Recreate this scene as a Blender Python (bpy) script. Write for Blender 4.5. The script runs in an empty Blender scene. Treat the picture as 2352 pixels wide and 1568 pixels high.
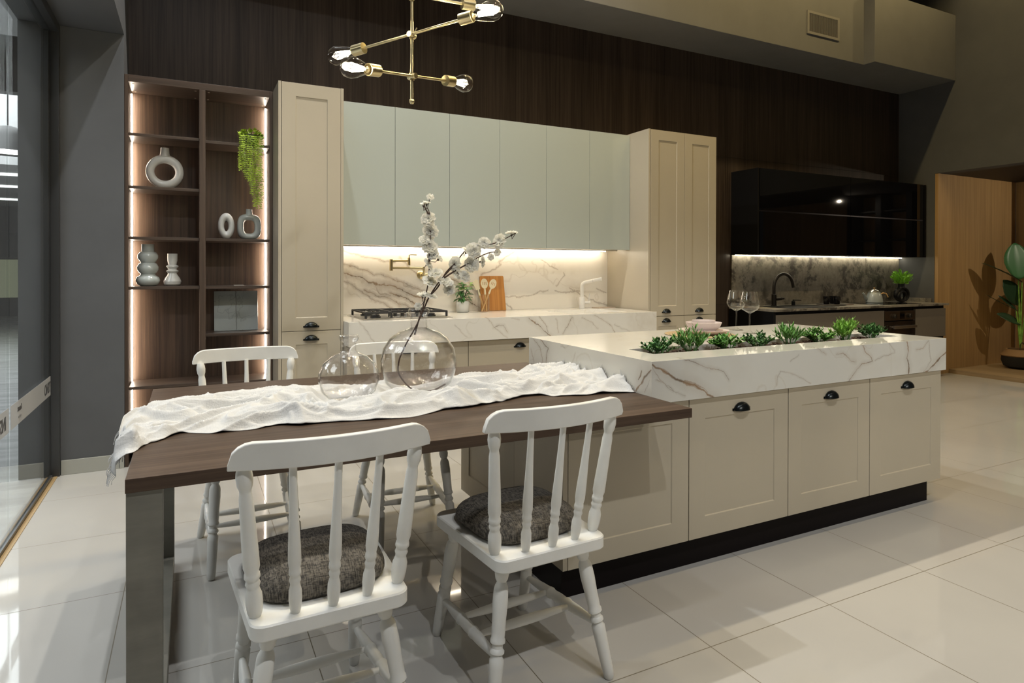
import bpy, bmesh, math, random
from mathutils import Vector, Matrix, noise

C = bpy.context.scene.collection
SC = bpy.context.scene
PI = math.pi
random.seed(7)

# ------------------------------------------------------------------ camera
FPX, YAW, PITCH, ROLL, CY, EYE = 1458.35, 0.468623, -0.005747, 0.002261, 627.33, 1.266
fw = Vector((math.sin(YAW) * math.cos(PITCH), math.cos(YAW) * math.cos(PITCH), math.sin(PITCH)))
rt = Vector((math.cos(YAW), -math.sin(YAW), 0.0))
up = rt.cross(fw)
r2 = rt * math.cos(ROLL) + up * math.sin(ROLL)
u2 = -rt * math.sin(ROLL) + up * math.cos(ROLL)
cam = bpy.data.cameras.new('camera')
cam.sensor_width = 36.0
cam.lens = FPX * 36.0 / 2352.0
cam.shift_y = -(784.0 - CY) / 2352.0
cam.clip_start = 0.05
cam.clip_end = 100
camo = bpy.data.objects.new('camera', cam)
camo.matrix_world = Matrix(((r2.x, u2.x, -fw.x, 0), (r2.y, u2.y, -fw.y, 0), (r2.z, u2.z, -fw.z, EYE), (0, 0, 0, 1)))
C.objects.link(camo)
SC.camera = camo

# ------------------------------------------------------------------ view, world, lights
SC.view_settings.view_transform = 'Standard'
SC.view_settings.look = 'None'
SC.view_settings.gamma = 1.0
SC.view_settings.use_curve_mapping = False
SC.view_settings.exposure = 0.0
w = bpy.data.worlds.new('world')
SC.world = w
w.use_nodes = True
w.node_tree.nodes['Background'].inputs[0].default_value = (0.9, 0.95, 1.0, 1)
w.node_tree.nodes['Background'].inputs[1].default_value = 0.02

NEUTRAL, WARM, MID, COOL = (0.965, 0.985, 1.0), (1.0, 0.74, 0.32), (1.0, 0.94, 0.83), (0.93, 0.97, 1.0)


def light(name, kind, loc, power, col, aim=None, **kw):
    d = bpy.data.lights.new(name, kind)
    d.energy = power
    d.color = col
    for k, v in kw.items():
        setattr(d, k, v)
    o = bpy.data.objects.new(name, d)
    o.location = loc
    if aim is not None:
        o.rotation_euler = (Vector(aim) - Vector(loc)).to_track_quat('-Z', 'Y').to_euler()
    C.objects.link(o)
    return o


ROWS = ((1.55, 5.1, 66, 1.70, 132, 0), (3.72, 5.1, 70, 3.72, 132, 0), (-1.3, 5.1, 205, 1.55, 74, 1), (-5.75, 3.8, 290, 2.04, 26, 1))  # last row is an added low fill for the island fronts, no ceiling fitting
for ry, rz, pw, aim_y, cone, soft in ROWS:
    for i in range(9):
        x = -0.55 + i * 1.02
        if ry < -4 and (x < 1.8 or x > 5):
            continue
        k = min(1.0, max(0.0, (x - 1.0) / 1.8))
        col = tuple(a + (b - a) * k for a, b in zip(NEUTRAL, MID if soft else WARM))
        f = 1.0 - 0.5 * max(0, x - 3.6) / 4
        if x < 1.6:
            f *= {1.55: 0.85, 3.72: 3.0}.get(ry, 1.0) * (0.3 if x < 0 else 1.0)
        else:
            f *= {1.55: 0.62, -1.3: 0.09}.get(ry, 1.0)
        light('ceiling_or_fill_spot', 'SPOT', (x, ry, rz), pw * f, col, (x, aim_y, 0.35),
              spot_size=math.radians(cone), spot_blend=0.5, shadow_soft_size=0.035)
for x, y in ((6.3, 2.7), (7.5, 2.3)):
    light('aisle_fill_spot', 'SPOT', (x, y, 5.1), 140, MID, (x, y, 0), spot_size=math.radians(52), spot_blend=0.7, shadow_soft_size=0.035)  # extra spots added to brighten the far aisle floor
light('mall_light', 'AREA', (-2.6, 3.0, 4.2), 190, COOL, (-2.2, 3.0, 0), shape='RECTANGLE', size=2.0, size_y=5.0)
light('mall_light_far', 'AREA', (-3.2, 10.0, 4.0), 700, COOL, (-3.2, 10.0, 0), shape='RECTANGLE', size=3.0, size_y=7.0)
light('niche_spot', 'SPOT', (9.35, 2.6, 2.38), 42, (1.0, 0.86, 0.66), (9.0, 4.6, 1.1), spot_size=math.radians(110), spot_blend=0.6, shadow_soft_size=0.014)

# ------------------------------------------------------------------ node helpers
class NT:
    def __init__(self, name):
        self.m = bpy.data.materials.new(name)
        self.m.use_nodes = True
        self.t = self.m.node_tree
        self.b = self.t.nodes['Principled BSDF']
        self.out = self.t.nodes['Material Output']

    def n(self, kind, ins=None, **props):
        nd = self.t.nodes.new(kind)
        for k, v in props.items():
            setattr(nd, k, v)
        for k, v in (ins or {}).items():
            if hasattr(v, 'is_output'):
                self.t.links.new(v, nd.inputs[k])
            else:
                nd.inputs[k].default_value = v
        return nd

    def math(self, op, a, b=0.0, c=0.0, clamp=False):
        return self.n('ShaderNodeMath', {0: a, 1: b, 2: c}, operation=op, use_clamp=clamp).outputs[0]

    def mix(self, f, a, b, blend='MIX'):
        nd = self.n('ShaderNodeMix', None, data_type='RGBA', blend_type=blend)
        for i, v in ((0, f), (6, a), (7, b)):
            if hasattr(v, 'is_output'):
                self.t.links.new(v, nd.inputs[i])
            else:
                nd.inputs[i].default_value = v if i == 0 else tuple(v[:3]) + (1,)
        return nd.outputs[2]

    def ss(self, v, a, b, lo=0.0, hi=1.0):
        nd = self.n('ShaderNodeMapRange', {0: v, 1: a, 2: b, 3: lo, 4: hi}, interpolation_type='SMOOTHSTEP')
        return nd.outputs[0]

    def co(self, scale=(1, 1, 1), rot=(0, 0, 0), loc=(0, 0, 0), kind='Object'):
        tc = self.n('ShaderNodeTexCoord')
        return self.n('ShaderNodeMapping', {0: tc.outputs[kind], 1: loc, 2: rot, 3: scale}).outputs[0]

    def noise(self, vec, scale, detail=4, rough=0.5, dist=0.0):
        return self.n('ShaderNodeTexNoise', {'Vector': vec, 'Scale': scale, 'Detail': detail, 'Roughness': rough, 'Distortion': dist}).outputs[0]

    def set(self, **kw):
        for k, v in kw.items():
            k = {'base': 'Base Color', 'rough': 'Roughness', 'metal': 'Metallic', 'spec': 'Specular IOR Level', 'ior': 'IOR',
                 'coat': 'Coat Weight', 'coat_rough': 'Coat Roughness', 'normal': 'Normal', 'emit': 'Emission Color', 'estr': 'Emission Strength',
                 'trans': 'Transmission Weight', 'sheen': 'Sheen Weight', 'alpha': 'Alpha'}[k]
            if hasattr(v, 'is_output'):
                self.t.links.new(v, self.b.inputs[k])
            else:
                if k in ('Base Color', 'Emission Color'):
                    v = tuple(v[:3]) + (1,)
                self.b.inputs[k].default_value = v
        return self

    def bump(self, h, strength=0.2, dist=0.01):
        self.set(normal=self.n('ShaderNodeBump', {'Height': h, 'Strength': strength, 'Distance': dist}).outputs[0])
        return self


def plain(name, col, rough=0.5, metal=0.0, **kw):
    return NT(name).set(base=col, rough=rough, metal=metal, **kw).m


def painted(name, col, rough=0.4, var=0.06, scale=6.0, bump=0.0, spec=0.5):
    t = NT(name)
    n = t.noise(t.co(), scale, 5, 0.6)
    f = t.ss(n, 0.3, 0.7)
    t.set(base=t.mix(f, tuple(c * (1 - var) for c in col), tuple(min(1, c * (1 + var)) for c in col)), rough=rough, spec=spec)
    if bump:
        t.bump(t.noise(t.co(), 220, 2), bump, 0.002)
    return t.m


def wood(name, dark, lite, axis='Z', rough=0.4, scale=1.0, spec=0.4):
    t = NT(name)
    s = {'Z': (60, 60, 1.2), 'X': (1.2, 60, 60), 'Y': (60, 1.2, 60)}[axis]
    v = t.co(tuple(k * scale for k in s))
    n1 = t.noise(v, 1.0, 6, 0.65, 0.3)
    s2 = {'Z': (9, 9, 0.4), 'X': (0.4, 9, 9), 'Y': (9, 0.4, 9)}[axis]
    n2 = t.noise(t.co(tuple(k * scale for k in s2)), 1.0, 3, 0.5)
    f = t.math('ADD', t.math('MULTIPLY', t.ss(n1, 0.3, 0.7), 0.65), t.math('MULTIPLY', t.ss(n2, 0.3, 0.7), 0.35))
    t.set(base=t.mix(f, dark, lite), rough=rough, spec=spec)
    t.bump(n1, 0.05, 0.002)
    return t.m


def glassy(name, tint=(1, 1, 1), ior=1.5, edge=(0.9, 0.93, 0.92), rough=0.0, boost=1.0, wavy=0.0):
    t = NT(name)
    bn = None
    if wavy:
        bn = t.n('ShaderNodeBump', {'Height': t.noise(t.co(), 26, 3, 0.5, 0.6), 'Strength': wavy, 'Distance': 0.01}).outputs[0]
    tr = t.n('ShaderNodeBsdfTransparent', {0: tuple(tint) + (1,)})
    lw = t.n('ShaderNodeLayerWeight', {0: 0.5})
    col = t.mix(t.ss(lw.outputs[1], 0.55, 1.0), tint, edge)
    t.t.links.new(col, tr.inputs[0])
    gl = t.n('ShaderNodeBsdfGlossy', dict({'Color': (1, 1, 1, 1), 'Roughness': rough}, **({'Normal': bn} if bn else {})))
    f0 = ((ior - 1) / (ior + 1)) ** 2
    sch = t.math('ADD', f0, t.math('MULTIPLY', 1 - f0, t.math('POWER', lw.outputs[1], 5.0)))
    geo = t.n('ShaderNodeNewGeometry')
    sch = t.math('MULTIPLY', sch, t.math('SUBTRACT', 1.0, t.math('MULTIPLY', geo.outputs['Backfacing'], 0.6)))
    ms = t.n('ShaderNodeMixShader', {0: t.math('MULTIPLY', sch, boost, clamp=True), 1: tr.outputs[0], 2: gl.outputs[0]})
    t.t.links.new(ms.outputs[0], t.out.inputs[0])
    return t.m


def emitter(name, col, strength):
    return NT(name).set(base=(0, 0, 0), emit=col, estr=strength, rough=0.6).m


# ------------------------------------------------------------------ mesh builder
class MB:
    def __init__(self):
        self.v, self.f = [], []

    def box(self, x0, x1, y0, y1, z0, z1):
        k = len(self.v)
        self.v += [(x, y, z) for z in (z0, z1) for y in (y0, y1) for x in (x0, x1)]
        self.f += [tuple(k + i for i in q) for q in ((0, 2, 3, 1), (4, 5, 7, 6), (0, 1, 5, 4), (2, 6, 7, 3), (0, 4, 6, 2), (1, 3, 7, 5))]
        return self

    def quad(self, *p):
        k = len(self.v)
        self.v += [tuple(q) for q in p]
        self.f.append(tuple(range(k, k + len(p))))
        return self

    def rings(self, rings, closed=True, cap0=True, cap1=True, loop=False):
        k, n = len(self.v), len(rings[0])
        for r in rings:
            self.v += [tuple(p) for p in r]
        m = len(rings)
        for i in range(m if loop else m - 1):
            i2 = (i + 1) % m
            for j in range(n if closed else n - 1):
                j2 = (j + 1) % n
                self.f.append((k + i * n + j, k + i * n + j2, k + i2 * n + j2, k + i2 * n + j))
        if not loop and closed:
            if cap0:
                self.f.append(tuple(k + j for j in reversed(range(n))))
            if cap1:
                self.f.append(tuple(k + (m - 1) * n + j for j in range(n)))
        return self

    def lathe(self, prof, c=(0, 0, 0), n=28, cap0=True, cap1=True, sx=1.0, sy=1.0):
        self.rings([[(c[0] + r * sx * math.cos(2 * PI * j / n), c[1] + r * sy * math.sin(2 * PI * j / n), c[2] + z) for j in range(n)] for r, z in prof], True, cap0, cap1)
        return self

    def along(self, p0, p1, prof, n=14):
        p0, p1 = Vector(p0), Vector(p1)
        d = (p1 - p0).normalized()
        a = d.orthogonal().normalized()
        b = d.cross(a)
        L = (p1 - p0).length
        self.rings([[p0 + d * (t * L) + (a * math.cos(2 * PI * j / n) + b * math.sin(2 * PI * j / n)) * r for j in range(n)] for t, r in prof])
        return self

    def tube(self, pts, r, n=10, sm=True):
        pts = [Vector(p) for p in pts]
        rs = r if isinstance(r, (list, tuple)) else [r] * len(pts)
        ref = None
        rings = []
        for i, p in enumerate(pts):
            d = (pts[min(i + 1, len(pts) - 1)] - pts[max(i - 1, 0)]).normalized()
            if ref is None:
                ref = d.orthogonal().normalized()
            ref = (ref - d * ref.dot(d)).normalized()
            b = d.cross(ref)
            rings.append([p + (ref * math.cos(2 * PI * j / n) + b * math.sin(2 * PI * j / n)) * rs[i] for j in range(n)])
        self.rings(rings)
        return self

    def prism(self, poly, axis, a, b):
        def P(u, v, w):
            return {'Y': (u, w, v), 'X': (w, u, v), 'Z': (u, v, w)}[axis]
        self.rings([[P(u, v, a) for u, v in poly], [P(u, v, b) for u, v in poly]])
        return self

    def leaf(self, p, d, side, L, W, bend=0.2, fold=0.15):
        d, side = Vector(d).normalized(), Vector(side)
        side = (side - d * side.dot(d)).normalized()
        nrm = d.cross(side)
        p = Vector(p)
        k = len(self.v)
        for t, wv in ((0.0, 0.08), (0.35, 0.9), (0.7, 0.75), (1.0, 0.03)):
            c = p + d * (L * t) - nrm * (bend * L * t * t)
            self.v += [tuple(c - side * (W * wv / 2) + nrm * (fold * W * wv)), tuple(c), tuple(c + side * (W * wv / 2) + nrm * (fold * W * wv))]
        for i in range(3):
            for j in range(2):
                a = k + i * 3 + j
                self.f.append((a, a + 1, a + 4, a + 3))
        return self


def wloc(o):
    v = Vector((0, 0, 0))
    while o is not None:
        v += o.location
        o = o.parent
    return v


def obj(name, mb, m, parent=None, bev=0.0, smooth=None, seg=2, sub=0, solid=0.0, local=False):
    off = Vector((0, 0, 0)) if local else wloc(parent)
    me = bpy.data.meshes.new(name)
    me.from_pydata([(x - off.x, y - off.y, z - off.z) for x, y, z in mb.v], [], mb.f)
    bm = bmesh.new()
    bm.from_mesh(me)
    bmesh.ops.recalc_face_normals(bm, faces=bm.faces)
    bm.to_mesh(me)
    bm.free()
    me.materials.append(m)
    if smooth is not None:
        me.shade_smooth()
        if smooth > 0:
            me.set_sharp_from_angle(angle=math.radians(smooth))
    o = bpy.data.objects.new(name, me)
    C.objects.link(o)
    if parent is not None:
        o.parent = parent
    if solid:
        md = o.modifiers.new('solid', 'SOLIDIFY')
        md.thickness = solid
        md.offset = 0
    if bev:
        md = o.modifiers.new('bevel', 'BEVEL')
        md.width = bev
        md.segments = seg
        md.limit_method = 'ANGLE'
        md.angle_limit = math.radians(35)
    if sub:
        md = o.modifiers.new('sub', 'SUBSURF')
        md.levels = md.render_levels = sub
    return o


def tag(o, label, cat, group=None):
    o['label'] = label
    o['category'] = cat
    if group:
        o['group'] = group
    return o


def thing(name, label, cat, loc=(0, 0, 0), group=None):
    o = bpy.data.objects.new(name, None)
    o.empty_display_size = 0.05
    o.location = loc
    C.objects.link(o)
    return tag(o, label, cat, group)


def struct(name, mb, m, parent=None, **kw):
    o = obj(name, mb, m, parent, **kw)
    if parent is None:
        o['kind'] = 'structure'
    return o


def dup(root, loc, rotz, label, group=None):
    r = root.copy()
    C.objects.link(r)
    r.location = loc
    r.rotation_euler = (0, 0, rotz)
    r['label'] = label
    if group:
        r['group'] = group
    for ch in list(root.children):
        c = ch.copy()
        C.objects.link(c)
        c.parent = r
        for g in list(ch.children):
            d = g.copy()
            C.objects.link(d)
            d.parent = c
    return r


# ------------------------------------------------------------------ materials
M_WALLWOOD = wood('dark_wood_panel', (0.020, 0.0140, 0.0108), (0.066, 0.048, 0.038), 'Z', 0.42, 1.0, 0.3)
M_SHELF = wood('shelf_wood', (0.030, 0.019, 0.0135), (0.10, 0.066, 0.045), 'Z', 0.42)
M_SHELFX = wood('shelf_board_wood', (0.036, 0.024, 0.018), (0.09, 0.062, 0.045), 'X', 0.38)
M_TABLE = wood('table_wood', (0.042, 0.027, 0.019), (0.100, 0.068, 0.048), 'X', 0.45, 1.0, 0.14)
M_OAK = wood('oak_panel', (0.33, 0.20, 0.085), (0.48, 0.31, 0.14), 'Z', 0.5)
M_OAKF = wood('oak_boards', (0.26, 0.18, 0.10), (0.36, 0.26, 0.15), 'Y', 0.5)
M_GREY = painted('grey_wall_paint', (0.098, 0.100, 0.104), 0.75, 0.05, 3.0, 0.04, 0.25)
M_CEIL = plain('black_ceiling', (0.012, 0.012, 0.012), 0.9)
M_SOFFIT = painted('grey_bulkhead_paint', (0.15, 0.152, 0.155), 0.7, 0.05, 3.0, 0, 0.3)
M_BEIGE = painted('beige_lacquer', (0.445, 0.395, 0.305), 0.38, 0.015, 3.0)
M_GLOSS = plain('pale_gloss_glass', (0.445, 0.485, 0.45), 0.03, 0, coat=0.6, coat_rough=0.02)
M_BLACKG = plain('black_gloss_glass', (0.003, 0.003, 0.004), 0.03)
M_BLACKM = plain('black_matt', (0.006, 0.006, 0.007), 0.5, 0, spec=0.2)
M_PLINTH = plain('plinth_black', (0.006, 0.004, 0.004), 0.5, 0, spec=0.12)
M_HANDLE = plain('gunmetal', (0.022, 0.026, 0.028), 0.25, 0.75)
M_BRASS = plain('brushed_brass', (0.66, 0.56, 0.33), 0.28, 1.0)
M_STEEL = plain('stainless', (0.55, 0.54, 0.52), 0.28, 1.0)
M_IRON = plain('cast_iron', (0.012, 0.012, 0.012), 0.55)
M_TAUPE = painted('taupe_front', (0.155, 0.135, 0.112), 0.5, 0.03, 3)
M_WCER = painted('white_ceramic', (0.62, 0.62, 0.59), 0.18, 0.02, 5)
M_GCER = painted('grey_green_ceramic', (0.42, 0.45, 0.43), 0.15, 0.05, 8)
M_PINK = plain('matt_blush_stoneware', (0.66, 0.575, 0.545), 0.5)
M_WHITE = plain('white_enamel', (0.75, 0.73, 0.69), 0.3)
M_STEELBLK = plain('dark_bronze', (0.05, 0.045, 0.04), 0.35, 0.8)
M_LED = emitter('led_warm', (1.0, 0.83, 0.66), 70.0)
M_LED2 = emitter('led_under_cabinet', (1.0, 0.88, 0.70), 24.0)
M_LED3 = emitter('led_dark_kitchen', (1.0, 0.90, 0.66), 28.0)
M_BULB = emitter('filament', (1.0, 0.88, 0.62), 220.0)
M_CGLASS = glassy('clear_glass', (0.985, 0.985, 0.98), 1.5, (0.70, 0.73, 0.71), boost=1.5)
M_VGLASS = glassy('hand_blown_glass', (0.985, 0.982, 0.98), 1.5, (0.72, 0.74, 0.72), boost=1.6, wavy=0.35)
M_PANE = glassy('shop_glass', (0.97, 0.98, 0.975), 1.45, (0.85, 0.88, 0.87))
M_AMBER = glassy('bulb_glass', (1.0, 0.98, 0.93), 1.4, (0.97, 0.92, 0.78))
M_GREEN = painted('leaf_green', (0.11, 0.27, 0.055), 0.45, 0.45, 18)
M_GREEN2 = painted('leaf_bright_green', (0.20, 0.40, 0.06), 0.45, 0.4, 18)
M_GREEN3 = painted('leaf_deep_green', (0.07, 0.19, 0.055), 0.4, 0.45, 18)
M_TRAIL = painted('trailing_leaf', (0.30, 0.42, 0.03), 0.5, 0.5, 26)
M_BARK = painted('bark_mulch', (0.07, 0.035, 0.02), 0.9, 0.7, 40)
M_STEM = painted('brown_stem', (0.07, 0.04, 0.028), 0.7, 0.3, 30)
M_CHAIR = painted('white_distressed_paint', (0.74, 0.735, 0.70), 0.42, 0.05, 5)
M_BOARD = wood('acacia_board', (0.30, 0.115, 0.025), (0.55, 0.26, 0.07), 'Z', 0.4, 0.5)
M_BEECH = plain('beech_handle', (0.55, 0.33, 0.13), 0.5)
M_CREAM = plain('cream_silicone', (0.72, 0.64, 0.44), 0.5)
M_METAL = None


def build_special():
    global M_FLOOR, M_DSTONE, M_CUSH, M_CLOTH, M_PETAL, M_RAW, M_MAT, M_SLAB, M_MALLF
    # porcelain floor tiles with fine joints
    t = NT('floor_tiles')
    tc = t.n('ShaderNodeTexCoord')
    sp = t.n('ShaderNodeSeparateXYZ', {0: tc.outputs['Object']})
    dx = t.math('MULTIPLY', t.math('PINGPONG', t.math('DIVIDE', t.math('SUBTRACT', sp.outputs[0], 1.56), 0.598), 0.5), 0.598)
    dy = t.math('MULTIPLY', t.math('PINGPONG', t.math('DIVIDE', t.math('SUBTRACT', sp.outputs[1], 1.595), 0.656), 0.5), 0.656)
    d = t.math('MINIMUM', dx, dy)
    g = t.math('SUBTRACT', 1.0, t.ss(d, 0.0008, 0.0024))
    n = t.ss(t.noise(t.co(), 1.3, 3), 0.3, 0.7)
    t.set(base=t.mix(g, t.mix(n, (0.45, 0.436, 0.41), (0.485, 0.47, 0.44)), (0.15, 0.13, 0.09)), rough=t.math('ADD', 0.045, t.math('MULTIPLY', g, 0.5)), spec=0.5)
    M_FLOOR = t.m
    # dark mottled stone
    t = NT('dark_mottled_stone')
    v = t.co((1, 1, 1))
    a = t.ss(t.noise(v, 4.6, 9, 0.78, 0.2), 0.47, 0.57)
    b = t.ss(t.noise(v, 2.2, 3, 0.5), 0.38, 0.56)
    f = t.math('MULTIPLY', a, b)
    c = t.mix(t.ss(t.noise(v, 22, 4, 0.7), 0.3, 0.7), (0.20, 0.18, 0.15), (0.285, 0.26, 0.215))
    t.set(base=t.mix(t.math('MULTIPLY', f, 0.85), c, (0.035, 0.03, 0.027)), rough=0.4)
    M_DSTONE = t.m
    # grey-brown woven cushion cloth
    t = NT('woven_charcoal_cloth')
    wx = t.noise(t.co((420, 60, 60)), 1.0, 2, 0.5)
    wy = t.noise(t.co((60, 420, 60)), 1.0, 2, 0.5)
    wz = t.noise(t.co((60, 60, 420)), 1.0, 2, 0.5)
    f = t.ss(t.math('ADD', t.math('MULTIPLY', wx, 0.45), t.math('ADD', t.math('MULTIPLY', wy, 0.3), t.math('MULTIPLY', wz, 0.25))), 0.40, 0.60)
    t.set(base=t.mix(f, (0.045, 0.042, 0.039), (0.165, 0.148, 0.125)), rough=0.9, spec=0.15)
    t.bump(t.math('ADD', wx, wy), 0.5, 0.003)
    M_CUSH = t.m
    # crinkled muslin
    t = NT('white_muslin')
    cr = t.noise(t.co((38, 150, 60)), 1.0, 4, 0.6, 0.4)
    cr2 = t.noise(t.co((140, 34, 60), (0, 0, 0.5)), 1.0, 3, 0.6, 0.4)
    t.set(base=(0.58, 0.58, 0.575), rough=0.9, spec=0.1)
    t.bump(t.math('ADD', cr, t.math('MULTIPLY', cr2, 0.6)), 0.55, 0.004)
    M_CLOTH = t.m
    t = NT('petal_white')
    t.set(base=t.mix(t.ss(t.noise(t.co(), 60, 3), 0.35, 0.65), (0.90, 0.89, 0.86), (0.82, 0.80, 0.72)), rough=0.7, spec=0.2)
    tl = t.n('ShaderNodeBsdfTranslucent', {0: (0.95, 0.94, 0.88, 1)})
    t.t.links.new(t.n('ShaderNodeMixShader', {0: 0.55, 1: t.b.outputs[0], 2: tl.outputs[0]}).outputs[0], t.out.inputs[0])
    M_PETAL = t.m
    # blackened steel table leg
    t = NT('raw_steel')
    n = t.noise(t.co((3, 3, 14)), 1.0, 6, 0.7)
    n2 = t.noise(t.co((4, 4, 2)), 1.0, 4, 0.6)
    f = t.math('ADD', t.math('MULTIPLY', t.ss(n, 0.3, 0.7), 0.4), t.math('MULTIPLY', t.ss(n2, 0.3, 0.7), 0.6))
    t.set(base=t.mix(f, (0.135, 0.13, 0.11), (0.24, 0.23, 0.195)), rough=0.45, metal=0.4)
    M_RAW = t.m
    # woven straw
    t = NT('woven_straw')
    v = t.co()
    wv = t.n('ShaderNodeTexWave', {'Vector': v, 'Scale': 34.0, 'Distortion': 3.0, 'Detail': 2.0}, wave_type='RINGS', rings_direction='Z')
    n = t.noise(v, 90, 3)
    f = t.math('ADD', t.math('MULTIPLY', wv.outputs[1], 0.5), t.math('MULTIPLY', t.ss(n, 0.3, 0.7), 0.5))
    t.set(base=t.mix(f, (0.26, 0.17, 0.075), (0.60, 0.46, 0.27)), rough=0.85)
    t.bump(f, 0.8, 0.004)
    M_MAT = t.m
    t = NT('grey_veined_slab')
    v = t.co()
    nz = t.n('ShaderNodeTexNoise', {'Vector': v, 'Scale': 14.0, 'Detail': 5.0})
    sp = t.n('ShaderNodeSeparateXYZ', {0: v})
    a = t.math('ABSOLUTE', t.math('ADD', sp.outputs[0], t.math('MULTIPLY', t.math('SUBTRACT', nz.outputs[0], 0.5), 0.03)))
    m = t.math('SUBTRACT', 1.0, t.ss(a, 0.0005, 0.005))
    b = t.math('ABSOLUTE', t.math('SUBTRACT', t.noise(v, 4.5, 4), 0.5))
    m2 = t.math('MULTIPLY', t.math('SUBTRACT', 1.0, t.ss(b, 0.0, 0.012)), 0.35)
    t.set(base=t.mix(t.math('MULTIPLY', t.math('MAXIMUM', m, m2), 0.7), (0.40, 0.43, 0.42), (0.13, 0.14, 0.12)), rough=0.08)
    M_SLAB = t.m
    t = NT('mall_floor')
    t.set(base=t.mix(t.ss(t.noise(t.co((2, 9, 1)), 1.0, 5), 0.35, 0.65), (0.42, 0.42, 0.42), (0.58, 0.58, 0.58)), rough=0.14)
    M_MALLF = t.m


build_special()

# vein lines of the stone slabs: half-width in mm, then points (along the slab, height) in metres
ISL_FRONT = [(11, [(1.655, 0.889), (1.731, 0.848), (1.82, 0.806), (1.88, 0.782), (1.952, 0.742), (2, 0.718)]), (4, [(1.82, 0.811), (1.855, 0.801), (1.916, 0.773), (1.952, 0.75)]), (3.5, [(1.829, 0.894), (1.91, 0.869), (1.983, 0.841), (2.042, 0.829), (2.071, 0.787)]), (2, [(2.46, 0.853), (2.509, 0.876)]), (2, [(2.399, 0.815), (2.381, 0.789), (2.373, 0.746)]), (2, [(2.399, 0.813), (2.497, 0.777), (2.598, 0.734)]), (4, [(2.781, 0.857), (2.829, 0.863), (2.884, 0.827), (2.919, 0.818)]), (5, [(2.976, 0.891), (2.987, 0.865), (3.041, 0.834), (3.045, 0.815), (2.962, 0.8), (2.906, 0.758), (2.864, 0.725)]), (2.5, [(3.07, 0.817), (3.152, 0.832), (3.228, 0.844), (3.224, 0.863), (3.179, 0.89)]), (9, [(3.336, 0.893), (3.349, 0.844), (3.334, 0.807), (3.35, 0.767), (3.346, 0.727)]), (3.5, [(3.417, 0.845), (3.473, 0.855), (3.523, 0.896)]), (2.5, [(3.526, 0.894), (3.537, 0.824), (3.544, 0.784), (3.475, 0.731)]), (10, [(3.685, 0.821), (3.608, 0.78), (3.569, 0.757), (3.499, 0.729), (3.467, 0.722)]), (3, [(2.649, 0.897), (2.701, 0.87)]), (2.5, [(1.655, 0.88), (1.693, 0.825), (1.751, 0.782), (1.83, 0.745)]), (2.5, [(1.674, 0.826), (1.741, 0.798), (1.78, 0.765)])]
ISL_END = [(12, [(2.141, 0.755), (2.09, 0.798), (2.076, 0.823), (2.029, 0.868)]), (8, [(2.108, 0.814), (2.088, 0.852)]), (2, [(2.066, 0.768), (2.031, 0.826)]), (6, [(2.926, 0.894), (2.848, 0.853), (2.876, 0.768)]), (4, [(3.007, 0.89), (2.936, 0.848), (2.906, 0.769)]), (3, [(3.039, 0.832), (3.007, 0.765)]), (2, [(2.728, 0.881), (2.684, 0.876)]), (2, [(2.591, 0.873), (2.624, 0.816)])]
BACK_V = [(14, [(1.063, 1.24), (1.189, 1.199), (1.336, 1.149), (1.486, 1.129), (1.653, 1.046), (1.763, 1)]), (6, [(1.063, 1.306), (1.223, 1.262), (1.393, 1.211), (1.557, 1.153), (1.714, 1.088)]), (5, [(1.063, 1.185), (1.167, 1.123), (1.291, 1.043), (1.451, 0.955)]), (6, [(1.234, 1.111), (1.336, 1.059), (1.475, 1.017), (1.617, 0.942)]), (9, [(1.44, 1.075), (1.581, 1.026), (1.653, 0.979)]), (4, [(1.498, 1.188), (1.557, 1.14), (1.653, 1.106)]), (4, [(1.302, 1.167), (1.359, 1.076), (1.44, 1.052)]), (8, [(1.975, 1.186), (2.104, 1.128), (2.203, 1.07), (2.243, 1.014)]), (5, [(2.137, 1.161), (2.209, 1.088), (2.25, 1.032)]), (10, [(2.105, 1.017), (2.17, 0.979), (2.23, 0.929)]), (3.5, [(2.262, 1.219), (2.33, 1.233), (2.398, 1.273), (2.432, 1.308), (2.418, 1.332), (2.563, 1.421)]), (2.5, [(2.453, 1.032), (2.692, 1.022), (2.822, 1.065), (2.911, 1.076)]), (2.5, [(2.985, 1.068), (3.152, 1.06), (3.292, 1.074)]), (2.5, [(3.008, 1.119), (3.06, 1.168), (3.1, 1.21), (3.083, 1.226)]), (2, [(2.843, 1.361), (2.94, 1.304), (3.018, 1.269)]), (3, [(2.467, 0.973), (2.551, 0.915)]), (2.5, [(3.152, 1.089), (3.372, 0.993), (3.566, 0.935)]), (2.5, [(3.452, 1.085), (3.557, 1.041)]), (4, [(1.068, 1.41), (1.189, 1.379), (1.336, 1.347), (1.474, 1.32)]), (4, [(1.51, 1.36), (1.605, 1.28), (1.701, 1.199)])]
TOP_V = [(3, [(1.955, 0.911), (2.024, 0.835), (2.123, 0.757)]), (2.5, [(2.164, 0.899), (2.224, 0.884)]), (8, [(2.303, 0.9), (2.395, 0.826), (2.496, 0.754)]), (4, [(2.395, 0.902), (2.458, 0.824), (2.471, 0.78)]), (5, [(2.691, 0.893), (2.663, 0.838), (2.617, 0.768)]), (3, [(2.794, 0.89), (2.875, 0.842), (2.943, 0.794)]), (4, [(2.902, 0.897), (2.971, 0.873), (3.075, 0.806), (3.103, 0.747)]), (3, [(3.11, 0.816), (3.253, 0.758)]), (2.5, [(1.014, 0.908), (1.095, 0.8), (1.134, 0.75)]), (2.5, [(1.698, 0.863), (1.786, 0.778)]), (5, [(2.012, 0.841), (2.094, 0.848), (2.129, 0.794)]), (3, [(2.546, 0.886), (2.572, 0.775)])]


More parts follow.
